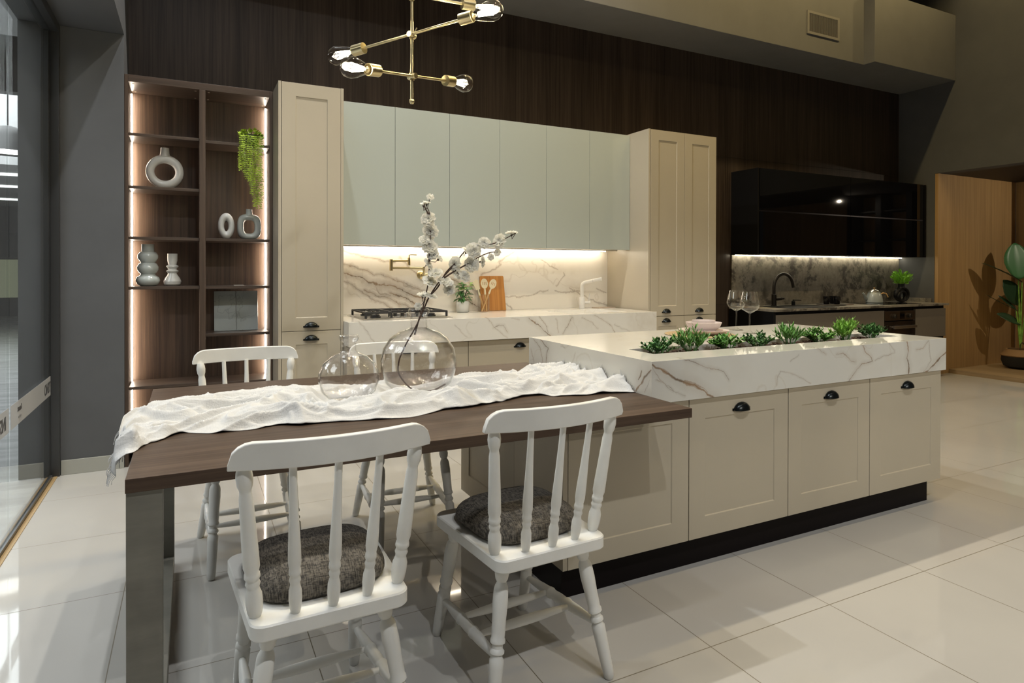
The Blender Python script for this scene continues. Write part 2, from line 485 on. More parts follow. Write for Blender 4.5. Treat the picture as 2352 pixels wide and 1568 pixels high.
def veined(name, base, vein, tint, groups, loc, rough=0.13, wob=0.05, fuzz=0.5, smudge=0.25, haze_scale=2.2):
    """white stone with individual wandering veins; groups = (axis, (depth axis, at, fade), lines)"""
    t = NT(name)
    v = t.co(loc=loc)
    n1 = t.n('ShaderNodeTexNoise', {'Vector': v, 'Scale': 9.0, 'Detail': 5.0, 'Roughness': 0.62}).outputs[1]
    wv = t.n('ShaderNodeVectorMath', {0: t.n('ShaderNodeVectorMath', {0: n1, 1: (0.5, 0.5, 0.5)}, operation='SUBTRACT').outputs[0], 1: (wob, wob, wob)}, operation='MULTIPLY').outputs[0]
    p = t.n('ShaderNodeVectorMath', {0: v, 1: wv}, operation='ADD').outputs[0]
    sp0 = t.n('ShaderNodeSeparateXYZ', {0: v})
    sp = t.n('ShaderNodeSeparateXYZ', {0: p})
    wn = t.ss(t.noise(v, 14, 3, 0.6), 0.3, 0.7, 0.35, 1.35)
    total = None
    for ax, (dax, at, fade), lines in groups:
        q = t.n('ShaderNodeCombineXYZ', {0: sp.outputs[ax], 1: sp.outputs[2], 2: 0.0}).outputs[0]
        acc = None
        for wd, pts in lines:
            dmin = None
            for (a0, a1), (b0, b1) in zip(pts, pts[1:]):
                ab = (b0 - a0, b1 - a1)
                k = max(1e-9, ab[0] ** 2 + ab[1] ** 2)
                qa = t.n('ShaderNodeVectorMath', {0: q, 1: (a0, a1, 0)}, operation='SUBTRACT').outputs[0]
                h = t.math('MULTIPLY', t.n('ShaderNodeVectorMath', {0: qa, 1: (ab[0] / k, ab[1] / k, 0)}, operation='DOT_PRODUCT').outputs[1], 1.0, clamp=True)
                sc = t.n('ShaderNodeVectorMath', {0: (ab[0], ab[1], 0), 3: h}, operation='SCALE').outputs[0]
                d = t.n('ShaderNodeVectorMath', {0: qa, 1: sc}, operation='DISTANCE').outputs[1]
                dmin = d if dmin is None else t.math('MINIMUM', dmin, d)
            core = t.math('SUBTRACT', 1.0, t.math('DIVIDE', dmin, t.math('MULTIPLY', wn, wd * 0.00062)), clamp=True)
            core = t.math('POWER', core, 0.5)
            halo = t.math('MULTIPLY', t.math('SUBTRACT', 1.0, t.math('DIVIDE', dmin, wd * 0.0042), clamp=True), fuzz * 0.35)
            m = t.math('MAXIMUM', t.math('MULTIPLY', core, min(0.95, 0.45 + wd * 0.06)), halo)
            acc = m if acc is None else t.math('MAXIMUM', acc, m)
        if fade:
            acc = t.math('MULTIPLY', acc, t.math('SUBTRACT', 1.0, t.ss(t.math('ABSOLUTE', t.math('SUBTRACT', sp0.outputs[dax], at)), fade * 0.3, fade)))
        total = acc if total is None else t.math('MAXIMUM', total, acc)
    big = t.math('MULTIPLY', t.ss(t.noise(p, haze_scale, 4, 0.6), 0.52, 0.8), smudge)
    thin = t.math('ABSOLUTE', t.math('SUBTRACT', t.noise(p, 1.7, 3, 0.5), 0.5))
    thin = t.math('MULTIPLY', t.math('SUBTRACT', 1.0, t.math('DIVIDE', thin, 0.006), clamp=True), 0.28)
    c = t.mix(big, base, tint)
    c = t.mix(thin, c, tint)
    vc = t.mix(t.ss(t.noise(v, 11, 3), 0.4, 0.62), vein, tuple(k * 0.5 for k in vein))
    c = t.mix(total, c, vc)
    t.set(base=c, rough=rough)
    return t.m


M_MAR = veined('gold_veined_marble', (0.62, 0.61, 0.565), (0.27, 0.16, 0.08), (0.46, 0.40, 0.31),
               [(0, (1, 2.021, 0.12), ISL_FRONT)], (2.67, 2.55, 0.724), wob=0.045)
M_MAREND = veined('gold_veined_marble_end', (0.62, 0.61, 0.565), (0.27, 0.16, 0.08), (0.46, 0.40, 0.31), [(1, (0, 1.654, 0), ISL_END)], (2.67, 2.55, 0.724), wob=0.045)
M_COUNTER = veined('worktop_marble', (0.72, 0.70, 0.65), (0.30, 0.20, 0.11), (0.50, 0.45, 0.37), [(0, (1, 4.268, 0.2), TOP_V)], (2.24, 4.65, 0.745), wob=0.06, smudge=0.5)
M_MARB = veined('backsplash_marble', (0.76, 0.72, 0.64), (0.27, 0.175, 0.10), (0.46, 0.38, 0.29), [(0, (1, 5.03, 0), BACK_V)], (0, 0, 0), wob=0.09, fuzz=1.3, smudge=0.35)

# ================================================================== the setting
struct('floor', MB().box(-0.80, 12.5, -6, 5.25, -0.1, 0.0), M_FLOOR)
struct('floor_mall', MB().box(-9, -0.80, -6, 24, -0.1, -0.001), M_MALLF)
b = MB()
for x0, x1 in ((-0.376, 2.3), (2.302, 4.968), (4.970, 8.14)):
    for z0, z1 in ((0, 0.9), (0.902, 2.477), (2.479, 5.3)):
        b.box(x0, x1, 5.046, 5.07, z0, z1)
struct('wall_back', b, M_WALLWOOD)
struct('wall_back_core', MB().box(-0.95, 8.3, 5.07, 5.2, 0, 5.3), M_BLACKM)
struct('wall_left', MB().box(-0.92, -0.376, 4.717, 5.069, 0, 2.75), M_GREY)
struct('trim_1', MB().box(-0.92, -0.376, -6, 5.069, 2.752, 5.3), M_GREY)
struct('baseboard_left', MB().box(-0.709, -0.378, 4.705, 4.7165, 0, 0.09), plain('skirting_grey', (0.36, 0.36, 0.32), 0.25), bev=0.002)
b = MB().box(-0.757, -0.711, 4.685, 4.7165, 0, 2.745)
b.box(-0.80, -0.711, -4, 4.684, 2.700, 2.751)
b.box(-0.80, -0.760, 4.660, 4.7165, 0, 2.70)
struct('trim_2', b, plain('shopfront_frame', (0.060, 0.061, 0.062), 0.35, 0.5), bev=0.002)
struct('trim_3', MB().box(-0.742, -0.722, -4, 4.684, 0, 0.004), plain('tan_sealant', (0.36, 0.25, 0.12), 0.6))

win = bpy.data.objects.new('window_1', None)
C.objects.link(win)
win.location = (-0.757, 4.0, 0)
win['kind'] = 'structure'
for y0, y1 in ((3.684, 4.66), (1.4, 3.676), (-1.0, 1.39)):
    struct('pane', MB().box(-0.763, -0.751, y0, y1, 0.022, 2.70), M_PANE, win)
struct('base_channel', MB().box(-0.775, -0.743, -4, 4.66, 0, 0.022), plain('channel_metal', (0.12, 0.12, 0.12), 0.35, 0.7), win)
bandm = NT('frosted_band')
tr = bandm.n('ShaderNodeBsdfTransparent', {0: (0.8, 0.8, 0.8, 1)})
df = bandm.n('ShaderNodeBsdfDiffuse', {0: (0.55, 0.55, 0.55, 1)})
bandm.t.links.new(bandm.n('ShaderNodeMixShader', {0: 0.42, 1: tr.outputs[0], 2: df.outputs[0]}).outputs[0], bandm.out.inputs[0])
for y0, y1 in ((3.70, 4.645), (1.45, 3.665)):
    struct('band', MB().box(-0.7508, -0.7500, y0, y1, 0.508, 0.622), bandm.m, win)
M_INK = plain('dark_lettering', (0.05, 0.05, 0.05), 0.6)


def lettering(text, y, z, size, parent, m, stretch=1.0):
    cu = bpy.data.curves.new('lettering', 'FONT')
    cu.body = text
    cu.size = size
    cu.extrude = 0.0004
    cu.offset = 0.0012
    to = bpy.data.objects.new('lettering_curve', cu)
    C.objects.link(to)
    bpy.context.view_layer.update()
    me = bpy.data.meshes.new_from_object(to)
    bpy.data.objects.remove(to)
    # seen from inside the shop the lettering is reversed: outside it reads towards -Y
    me.transform(Matrix(((0, 0, 1, 0.0), (-stretch, 0, 0, 0), (0, 1, 0, 0), (0, 0, 0, 1))))
    off = wloc(parent)
    me.transform(Matrix.Translation(Vector((-0.7490, y, z)) - off))
    me.materials.append(m)
    o = bpy.data.objects.new('lettering', me)
    C.objects.link(o)
    o.parent = parent
    return o


lettering('TSNO', 4.640, 0.532, 0.088, win, M_INK, 0.75)
lettering('INSTO', 3.612, 0.532, 0.088, win, M_INK, 0.75)
lettering('Emmst', 3.915, 0.572, 0.036, win, M_INK, 0.85)
lettering('enstenso', 3.905, 0.537, 0.016, win, plain('pale_lettering', (0.2, 0.2, 0.2), 0.6), 1.0)

# right wall with the oak alcove
b = MB().box(8.12, 8.32, 4.598, 5.069, 0, 5.3)
b.box(8.12, 8.32, -6, 4.598, 2.452, 5.3)
b.box(8.12, 8.32, -6, 0.6, 0, 2.452)
struct('wall_right', b, M_GREY)
b = MB()
for i in range(3):
    b.box(8.125 + i * 0.59, 8.125 + i * 0.59 + 0.588, 4.560, 4.597, 0, 2.450)
struct('wall_alcove', b, M_OAK)
b = MB()
for i in range(6):
    b.box(9.892, 9.94, 0.6 + i * 0.66, 0.6 + i * 0.66 + 0.657, 0, 2.450)
struct('wall_alcove_back', b, M_OAK)
struct('ceiling_alcove', MB().box(8.321, 9.94, 0.6, 4.597, 2.4525, 2.52), plain('dark_brown_soffit', (0.018, 0.013, 0.010), 0.6))
struct('floor_alcove', MB().box(8.37, 9.891, 0.6, 4.559, 0.0, 0.05), M_OAKF)
struct('ceiling', MB().box(-9, 12.5, -6, 24, 5.301, 5.4), M_CEIL)
struct('wall_front', MB().box(-0.95, 12.5, -6.2, -6.0, 0, 5.3), plain('dark_opposite_wall', (0.03, 0.027, 0.024), 0.7))
b = MB().box(-0.375, 6.605, 4.495, 5.0455, 3.525, 4.30)
b.box(6.606, 8.119, 4.371, 5.0455, 3.525, 4.30)
struct('trim_4', b, M_SOFFIT, bev=0.003)

# the mall seen through the glass
struct('wall_mall', MB().box(-8, -0.9, 21, 21.2, 0, 5.3), plain('mall_far_wall', (0.05, 0.05, 0.052), 0.6))
b = MB().box(-8, -0.95, 5.3, 9.5, 4.05, 4.2)
b.box(-8, -0.95, 12.5, 20.9, 2.9, 3.1)
b.prism([(-8, 3.1), (-0.95, 3.1), (-0.95, 4.05), (-8, 4.05)], 'Y', 12.5, 12.6)
struct('ceiling_mall', b, plain('mall_ceiling', (0.45, 0.45, 0.45), 0.7))
tube_l = emitter('mall_tube', (0.95, 1.0, 0.98), 3.0)
for i, (yy, zz) in enumerate(((13.6, 2.86), (15.6, 2.86), (18.5, 2.86))):
    o = obj('tube_light', MB().box(-5.2, -2.2, yy, yy + 0.08, zz, zz + 0.04), tube_l)
    tag(o, ('white strip light across the mall ceiling, first beyond the glass', 'white strip light across the mall ceiling, second beyond the glass', 'white strip light across the mall ceiling, farthest from the glass')[i], 'light', 'mall strip lights')
t = thing('pendant_lamp', 'dark dome pendant lamp glowing in the mall beyond the glass', 'lamp', (-2.05, 10.0, 2.72))
obj('lamp_shade', MB().lathe([(0.03, 0.34), (0.10, 0.32), (0.22, 0.2), (0.30, 0.02), (0.31, 0.0), (0.29, 0.01), (0.21, 0.19), (0.09, 0.30), (0.02, 0.32)], (-2.05, 10.0, 2.72)), plain('lamp_dark', (0.03, 0.03, 0.03), 0.5), t, smooth=50)
obj('bulb', MB().lathe([(0.0, -0.02), (0.2, 0.0), (0.2, 0.03), (0.0, 0.05)], (-2.05, 10.0, 2.73), cap0=False, cap1=False), emitter('lamp_glow', (1, 0.98, 0.94), 8), t, smooth=40)
obj('cord', MB().tube([(-2.05, 10, 3.05), (-2.05, 10, 4.1)], 0.008), M_BLACKM, t)
t = thing('shopfront', 'dim lit shopfront at the far end of the mall', 'shopfront', (-4.2, 20.9, 0))
obj('fascia', MB().box(-6, -2.6, 20.6, 20.98, 1.55, 2.2), plain('fascia_dark', (0.02, 0.025, 0.022), 0.5), t)
obj('display', MB().box(-6, -2.6, 20.85, 20.98, 0.5, 1.5), emitter('display_glow', (0.8, 0.85, 0.55), 0.25), t)

# ================================================================== open shelving unit
SX0, SX1, SYF, SYB, ST = -0.375, 0.513, 4.72, 5.040, 2.505
t = thing('shelving_unit', 'tall dark walnut open shelving unit with glowing light strips down both sides', 'shelving', (0.07, 4.88, 0))
obj('side_panel', MB().box(SX0, SX0 + 0.02, SYF, SYB, 0, ST), M_SHELF, t, bev=0.001)
obj('side_panel', MB().box(SX1 - 0.02, SX1, SYF, SYB, 0, ST), M_SHELF, t, bev=0.001)
obj('divider', MB().box(0.053, 0.090, SYF, SYB - 0.019, 0.02, ST - 0.046), M_SHELF, t, bev=0.001)
obj('top_panel', MB().box(SX0 + 0.0205, SX1 - 0.0205, SYF, SYB, ST - 0.045, ST), M_SHELFX, t, bev=0.001)
obj('back_panel', MB().box(SX0 + 0.0205, SX1 - 0.0205, SYB - 0.018, SYB, 0.0, ST - 0.0455), M_SHELF, t)
for side, zs in ((0, (2.139, 1.800, 1.473, 1.151, 0.506, 0.10)), (1, (2.130, 1.473, 1.150, 0.829, 0.497, 0.10))):
    x0, x1 = (SX0 + 0.0205, 0.0525) if side == 0 else (0.0905, SX1 - 0.0205)
    for z in zs:
        obj('shelf', MB().box(x0, x1, SYF + 0.018, SYB - 0.0185, z - 0.019, z), M_SHELFX, t, bev=0.001)
for x in (SX0 + 0.0212, SX1 - 0.0252):
    obj('light_strip', MB().box(x, x + 0.004, 4.985, 4.997, 0.12, ST - 0.06), M_LED, t)
M_CAP = plain('cap_white', (0.5, 0.42, 0.34), 0.4)
for x in (-0.33, 0.03, 0.11, 0.47):
    for y in (4.77, 4.97):
        obj('fixing_cap', MB().lathe([(0.0065, -0.002), (0.0065, 0.0)], (x, y, ST - 0.0455), 12), M_CAP, t)

Y = 4.875


def ring_vase(mb, cx, cz, rx, rz, hx, hz, depth, n=40, m=14, power=2.0):
    """an upright ring of clay: outer outline rx, rz and hole hx, hz"""
    def se(a, p):
        c, s = math.cos(a), math.sin(a)
        return math.copysign(abs(c) ** (2 / p), c), math.copysign(abs(s) ** (2 / p), s)
    rings = []
    for i in range(n):
        a = 2 * PI * i / n
        c, s = se(a, power)
        ring = []
        for j in range(m):
            q = 2 * PI * j / m
            u = 0.5 + 0.5 * math.cos(q)
            ring.append((cx + c * (hx + (rx - hx) * u), Y + depth * math.sin(q), cz + s * (hz + (rz - hz) * u)))
        rings.append(ring)
    mb.rings(rings, True, False, False, loop=True)


t = thing('ring_vase', 'round cream ring-shaped vase with a short neck on the shelf', 'vase', (-0.154, Y, 1.8005))
b = MB()
ring_vase(b, -0.154, 1.917, 0.114, 0.1165, 0.061, 0.058, 0.034)
obj('body', b, M_WCER, t, smooth=60)
obj('neck', MB().lathe([(0.036, 2.018), (0.028, 2.04), (0.026, 2.078), (0.023, 2.078), (0.022, 2.03)], (-0.154, Y, 0)), M_WCER, t, smooth=50)

t = thing('oval_vase', 'narrow cream oval vase pierced by a slim hole beside the grey-green vase', 'vase', (0.223, Y, 1.4735))
b = MB()
ring_vase(b, 0.223, 1.566, 0.054, 0.0925, 0.013, 0.036, 0.032)
o = obj('body', b, M_WCER, t, smooth=60)
t = thing('square_ring_vase', 'grey-green glazed vase with a rounded square hole under the trailing plant', 'vase', (0.372, Y, 1.4735))
b = MB()
ring_vase(b, 0.372, 1.565, 0.079, 0.0915, 0.035, 0.047, 0.033, power=3.0)
obj('body', b, M_GCER, t, smooth=60)
obj('neck', MB().lathe([(0.036, 1.642), (0.022, 1.66), (0.02, 1.69), (0.017, 1.69), (0.016, 1.65)], (0.372, Y, 0)), M_GCER, t, smooth=50)

Z0 = 1.1515
pr = [(0.045, 0.0), (0.062, 0.012), (0.072, 0.036), (0.066, 0.058), (0.046, 0.072), (0.042, 0.080), (0.052, 0.09), (0.062, 0.108), (0.063, 0.128), (0.052, 0.148),
      (0.042, 0.155), (0.048, 0.165), (0.06, 0.185), (0.060, 0.205), (0.048, 0.224), (0.038, 0.228), (0.037, 0.235), (0.037, 0.277), (0.033, 0.277), (0.032, 0.23)]
o = obj('bubble_vase', MB().lathe(pr, (-0.252, Y - 0.03, Z0), 40), M_GCER, None, smooth=40)
tag(o, 'taller grey vase of three stacked bulges on the left shelf column', 'vase')
o['label'] = 'taller grey vase of three stacked bulges beside the light strip'
pr = [(0.036, 0.0), (0.05, 0.010), (0.054, 0.03), (0.046, 0.052), (0.03, 0.075), (0.027, 0.084), (0.038, 0.098), (0.037, 0.102), (0.026, 0.11), (0.028, 0.117), (0.038, 0.130), (0.037, 0.134),
      (0.025, 0.142), (0.028, 0.158), (0.031, 0.17), (0.031, 0.217), (0.028, 0.217), (0.024, 0.16)]
o = obj('ridged_vase', MB().lathe(pr, (-0.110, Y, Z0), 40), M_WCER, None, smooth=30)
tag(o, 'shorter cream vase with two sharp ridges round its waist', 'vase')

o = obj('stone_sample', MB().box(-0.143, 0.143, -0.006, 0.006, 0, 0.282), M_SLAB, None, bev=0.0015)
o.location = (0.290, 4.905, 0.8295)
o.rotation_euler = (math.radians(-9), 0, 0)
tag(o, 'grey veined stone slab leaning against the back of the shelf', 'stone slab')
o = obj('sample_card', MB().box(0.27, 0.335, 4.83, 4.90, 1.1505, 1.154), plain('card_white', (0.6, 0.57, 0.52), 0.5))
tag(o, 'small pale sample card lying flat on the shelf above the slab', 'card')

t = thing('trailing_plant', 'bright green trailing plant spilling from the shelf', 'plant', (0.375, 4.80, 2.1305))
b = MB()
rnd = random.Random(3)
pot = obj('pot', MB().lathe([(0.045, 0), (0.055, 0.06), (0.057, 0.075), (0.05, 0.075), (0.045, 0.03)], (0.375, 4.82, 2.1305), 24), plain('small_pot', (0.05, 0.06, 0.045), 0.6), t, smooth=40)
for i in range(170):
    a = rnd.random() * 2 * PI
    rr = rnd.random() ** 0.5 * 0.072
    p = (0.375 + rr * math.cos(a), 4.795 + rr * 0.6 * math.sin(a), 2.185 + rnd.random() * 0.075 * (1 - rr / 0.12))
    b.leaf(p, (math.cos(a) * 0.8, math.sin(a) * 0.6 - 0.3, rnd.uniform(-0.5, 0.7)), (rnd.uniform(-1, 1), rnd.uniform(-1, 1), 0.3), rnd.uniform(0.018, 0.03), 0.013)
obj('crown', b, M_TRAIL, t, smooth=0)
for i in range(15):
    xs = 0.305 + i * 0.0093 + rnd.uniform(-0.004, 0.004)
    zb = {0: 1.93, 1: 1.95, 2: 1.92, 3: 1.90, 4: 1.88, 5: 1.87, 6: 1.90, 7: 1.78}.get(i, 1.69 + rnd.uniform(-0.02, 0.04))
    if i == 12:
        zb = 1.86
    pts, z = [], 2.18
    ph = rnd.random() * 6
    y0 = 4.72 - rnd.random() * 0.025
    while z > zb:
        pts.append((xs + 0.004 * math.sin(z * 20 + ph) + (0.02 * max(0, (1.9 - z)) / 0.2 if i > 7 and i < 12 else 0), y0 - 0.005 * math.sin(z * 13 + ph), z))
        z -= 0.014
    s = MB()
    s.tube([(xs, 4.79, 2.20)] + pts, 0.0012, 5)
    for k, p in enumerate(pts):
        for sgn in (-1, 1, -1):
            s.leaf(p, (sgn * rnd.uniform(0.5, 1), rnd.uniform(-0.8, 0.1), rnd.uniform(-0.9, 0.1)), (0, 0.5, 1), rnd.uniform(0.012, 0.019), rnd.uniform(0.006, 0.009))
    obj('vine', s, M_TRAIL, t)

# ================================================================== tall cabinets
def cup_handle(x, y, z, parent, width=0.092, m=None):
    """half-dome cup pull fixed to a front at y, opening downwards"""
    a, d, h = width / 2, 0.026, 0.036
    b = MB()
    n, k = 14, 6
    for sc in (1.0, 0.88):
        rings = []
        for i in range(k + 1):
            ph = PI / 2 * i / k
            rings.append([(x + a * sc * math.cos(th) * math.cos(ph * 0.999), y - 0.002 - d * sc * math.sin(th) * math.cos(ph * 0.999), z - h / 2 + h * sc * math.sin(ph)) for th in [PI * j / n for j in range(n + 1)]])
        b.rings(rings, False)
    b.box(x - a - 0.006, x + a + 0.006, y - 0.0025, y - 0.0003, z - h / 2 - 0.001, z - h / 2 + 0.010)
    obj('handle', b, m or M_HANDLE, parent, smooth=50)


def shaker(x0, x1, y, z0, z1, fr=0.088, th=0.02, rec=0.005):
    """slab with a recessed centre panel, front face at y looking to -Y"""
    b = MB()
    def R(a, c, yy):
        return [(x0 + a, yy, z0 + c), (x1 - a, yy, z0 + c), (x1 - a, yy, z1 - c), (x0 + a, yy, z1 - c)]
    b.rings([R(0, 0, y + th), R(0, 0, y), R(fr, fr, y), R(fr + 0.003, fr + 0.003, y + rec)], True)
    return b


t = thing('tall_cabinet', 'narrow tall beige shaker cabinet between the shelving and the hob', 'cabinet', (0.726, 4.73, 0))
b = MB().box(0.535, 0.920, 4.441, 5.045, 0.08, 2.50)
b.box(0.56, 0.92, 4.50, 5.03, 0, 0.08)
obj('carcass', b, M_BEIGE, t)
obj('side_panel', MB().box(0.5145, 0.533, 4.420, 5.045, 0, 2.505), M_BEIGE, t, bev=0.001)
obj('side_panel', MB().box(0.9205, 0.939, 4.420, 5.045, 0, 2.505), M_BEIGE, t, bev=0.001)
dd = obj('door', shaker(0.5365, 0.9190, 4.420, 0.853, 2.503), M_BEIGE, t, bev=0.0012)
cup_handle(0.724, 4.420, 0.893, dd)
dd = obj('door', shaker(0.5365, 0.9190, 4.420, 0.085, 0.849), M_BEIGE, t, bev=0.0012)
cup_handle(0.724, 4.420, 0.806, dd)

t = thing('tall_cabinet', 'wide tall beige shaker larder cabinet with paired doors beside the sink', 'cabinet', (3.97, 4.73, 0))
b = MB().box(3.5955, 4.368, 4.441, 5.045, 0.08, 2.50)
b.box(3.60, 4.36, 4.50, 5.03, 0, 0.08)
obj('carcass', b, M_BEIGE, t)
obj('side_panel', MB().box(3.5745, 3.595, 4.420, 5.045, 0, 2.503), M_BEIGE, t, bev=0.001)
for x0, x1 in ((3.599, 3.983), (3.986, 4.366)):
    dd = obj('door', shaker(x0, x1, 4.420, 0.858, 2.500), M_BEIGE, t, bev=0.0012)
    cup_handle((x0 + x1) / 2 - 0.012, 4.420, 0.904, dd)
    dd = obj('door', shaker(x0, x1, 4.420, 0.085, 0.853), M_BEIGE, t, bev=0.0012)
    cup_handle((x0 + x1) / 2 - 0.012, 4.420, 0.820, dd)

# ================================================================== wall cabinets, backsplash, worktop
lab = ('pale gloss glass-fronted wall cabinet above the gas hob', 'pale gloss glass-fronted wall cabinet above the potted plant and chopping board', 'pale gloss glass-fronted wall cabinet above the white tap')
for i in range(3):
    x0 = 0.941 + i * 0.8775
    t = thing('wall_cabinet', lab[i], 'cabinet', (x0 + 0.438, 4.86, 1.447), 'wall cabinets above the marble worktop')
    obj('carcass', MB().box(x0 + 0.0005, x0 + 0.8765, 4.704, 5.0455, 1.450, 2.488), M_BEIGE, t)
    for k in range(2):
        obj('door', MB().box(x0 + 0.001 + k * 0.4388, x0 + 0.4372 + k * 0.4388, 4.683, 4.703, 1.447, 2.490), M_GLOSS, t, bev=0.001)
o = obj('light_strip', MB().box(0.96, 3.50, 4.955, 4.969, 1.436, 1.4485), M_LED2)
tag(o, 'warm light strip glowing under the pale wall cabinets', 'light')
o = obj('light_rail', MB().box(0.945, 3.52, 4.80, 4.815, 1.438, 1.4485), plain('rail_white', (0.7, 0.66, 0.58), 0.35))
tag(o, 'slim pale rail fixed beneath the pale wall cabinets', 'rail')
o = obj('backsplash', MB().box(0.9405, 3.5735, 5.030, 5.0455, 0.9105, 1.4485), M_MARB)
tag(o, 'white marble backsplash panel with brown diagonal veins behind the hob', 'backsplash')


def slab_with_hole(x0, x1, y0, y1, z0, z1, hx0, hx1, hy0, hy1, hz):
    b = MB()
    O = [(x0, y0), (x1, y0), (x1, y1), (x0, y1)]
    H = [(hx0, hy0), (hx1, hy0), (hx1, hy1), (hx0, hy1)]
    k = len(b.v)
    for z, L in ((z0, O), (z1, O), (z1, H), (hz, H)):
        b.v += [(x, y, z) for x, y in L]
    for i in range(4):
        j = (i + 1) % 4
        b.f += [(i, j, 4 + j, 4 + i), (4 + i, 4 + j, 8 + j, 8 + i), (8 + i, 8 + j, 12 + j, 12 + i)]
    b.f += [(0, 3, 2, 1), (12, 13, 14, 15)]
    return b


t = thing('worktop', 'thick marble worktop with an inset sink along the back wall', 'worktop', (2.24, 4.65, 0.745))
obj('slab', slab_with_hole(0.9405, 3.5435, 4.268, 5.0295, 0.745, 0.910, 2.735, 3.32, 4.388, 4.80, 0.755), M_COUNTER, t, bev=0.0015)
obj('drain', MB().lathe([(0.03, 0.0), (0.03, 0.003), (0.0, 0.003)], (3.03, 4.6, 0.7553), 20, cap1=False), M_STEEL, t)
lab = ('beige drawer base cabinet below the gas hob', 'beige drawer base cabinet below the potted plant and utensil jar', 'beige drawer base cabinet below the sink')
for i, (x0, x1) in enumerate(((0.9405, 1.832), (1.8335, 2.690), (2.6915, 3.5435))):
    t = thing('base_cabinet', lab[i], 'cabinet', ((x0 + x1) / 2, 4.7, 0), 'base cabinets under the marble worktop')
    b = MB().box(x0 + 0.001, x1 - 0.001, 4.352, 5.0, 0.10, 0.7445)
    b.box(x0 + 0.001, x1 - 0.001, 4.40, 5.0, 0, 0.0995)
    obj('carcass', b, M_BEIGE, t)
    for z0, z1 in ((0.425, 0.735), (0.105, 0.421)):
        dd = obj('drawer', MB().box(x0 + 0.0015, x1 - 0.0015, 4.331, 4.351, z0, z1), M_BEIGE, t, bev=0.0012)
        cup_handle((x0 + x1) / 2, 4.331, z1 - 0.046, dd)

# gas hob
t = thing('gas_hob', 'five burner steel gas hob with black iron pan supports', 'hob', (1.40, 4.645, 0.9105))
obj('tray', MB().rings([[(1.07, 4.395, 0.9105), (1.735, 4.395, 0.9105), (1.735, 4.90, 0.9105), (1.07, 4.90, 0.9105)], [(1.07, 4.395, 0.913), (1.735, 4.395, 0.913), (1.735, 4.90, 0.913), (1.07, 4.90, 0.913)],
                        [(1.085, 4.41, 0.920), (1.72, 4.41, 0.920), (1.72, 4.885, 0.920), (1.085, 4.885, 0.920)], [(1.10, 4.425, 0.918), (1.705, 4.425, 0.918), (1.705, 4.87, 0.918), (1.10, 4.87, 0.918)]]), M_STEEL, t)
for bx, by, br in ((1.19, 4.53, 0.03), (1.19, 4.78, 0.038), (1.40, 4.68, 0.052), (1.61, 4.78, 0.038), (1.61, 4.53, 0.03)):
    obj('burner', MB().lathe([(br * 1.25, 0), (br * 1.25, 0.008), (br, 0.009), (br, 0.018), (br * 0.8, 0.022), (0.0, 0.022)], (bx, by, 0.9185), 24, cap1=False), M_IRON, t, smooth=40)
for gx0, gx1 in ((1.10, 1.285), (1.295, 1.505), (1.515, 1.705)):
    b = MB()
    y0, y1, zt = (4.45 if abs(gx0 - 1.295) > 0.01 else 4.54), 4.86, 0.962
    for y in (y0, y1):
        b.box(gx0, gx1, y - 0.006, y + 0.006, zt - 0.012, zt)
    for x in (gx0, gx1):
        b.box(x - 0.006, x + 0.006, y0, y1, zt - 0.012, zt)
        for y in (y0, y1):
            b.box(x - 0.007, x + 0.007, y - 0.007, y + 0.007, 0.918, zt - 0.002)
    cx, cy = (gx0 + gx1) / 2, (y0 + y1) / 2
    for q in ((y0 + cy) / 2, (y1 + cy) / 2):
        b.box(gx0, cx - 0.02, q - 0.005, q + 0.005, zt - 0.012, zt)
        b.box(cx + 0.02, gx1, q - 0.005, q + 0.005, zt - 0.012, zt)
    b.box(cx - 0.005, cx + 0.005, y0, cy - 0.03, zt - 0.012, zt)
    b.box(cx - 0.005, cx + 0.005, cy + 0.03, y1, zt - 0.012, zt)
    obj('pan_support', b, M_IRON, t, bev=0.002)
for i in range(5):
    obj('knob', MB().lathe([(0.017, 0), (0.017, 0.006), (0.014, 0.008), (0.013, 0.028), (0.011, 0.03), (0.0, 0.03)], (1.292 + i * 0.054, 4.475, 0.9185), 20, cap1=False), M_STEEL, t, smooth=40)

# brass pot filler
t = thing('pot_filler', 'brushed brass folding pot filler on the backsplash above the hob', 'tap', (1.70, 5.02, 1.22))
obj('wall_plate', MB().along((1.70, 5.0298, 1.222), (1.70, 4.985, 1.222), [(0, 0.036), (0.2, 0.036), (0.35, 0.03), (0.5, 0.016), (1, 0.014)], 24), M_BRASS, t, smooth=40)
dd = obj('arm', MB().tube([(1.70, 4.99, 1.222), (1.70, 4.955, 1.225), (1.698, 4.945, 1.24), (1.696, 4.945, 1.285)], 0.010, 12).along((1.70, 4.945, 1.275), (1.425, 4.945, 1.277), [(0, 0.0095), (1, 0.0095)]), M_BRASS, t, smooth=40)
obj('joint', MB().along((1.425, 4.945, 1.255), (1.425, 4.945, 1.346), [(0, 0.0135), (1, 0.0135)], 16), M_BRASS, t, smooth=40)
obj('arm', MB().along((1.425, 4.945, 1.333), (1.572, 4.945, 1.335), [(0, 0.0095), (1, 0.0095)]), M_BRASS, t, smooth=40)
obj('spout', MB().along((1.572, 4.945, 1.300), (1.572, 4.945, 1.358), [(0, 0.012), (1, 0.012)], 16), M_BRASS, t, smooth=40)
obj('lever', MB().tube([(1.572, 4.945, 1.357), (1.572, 4.945, 1.382), (1.585, 4.945, 1.386), (1.635, 4.945, 1.384)], 0.005), M_BRASS, t, smooth=40)
obj('lever', MB().along((1.70, 4.965, 1.222), (1.755, 4.955, 1.226), [(0, 0.008), (0.5, 0.008), (0.55, 0.011), (1, 0.011)]), M_BRASS, t, smooth=40)


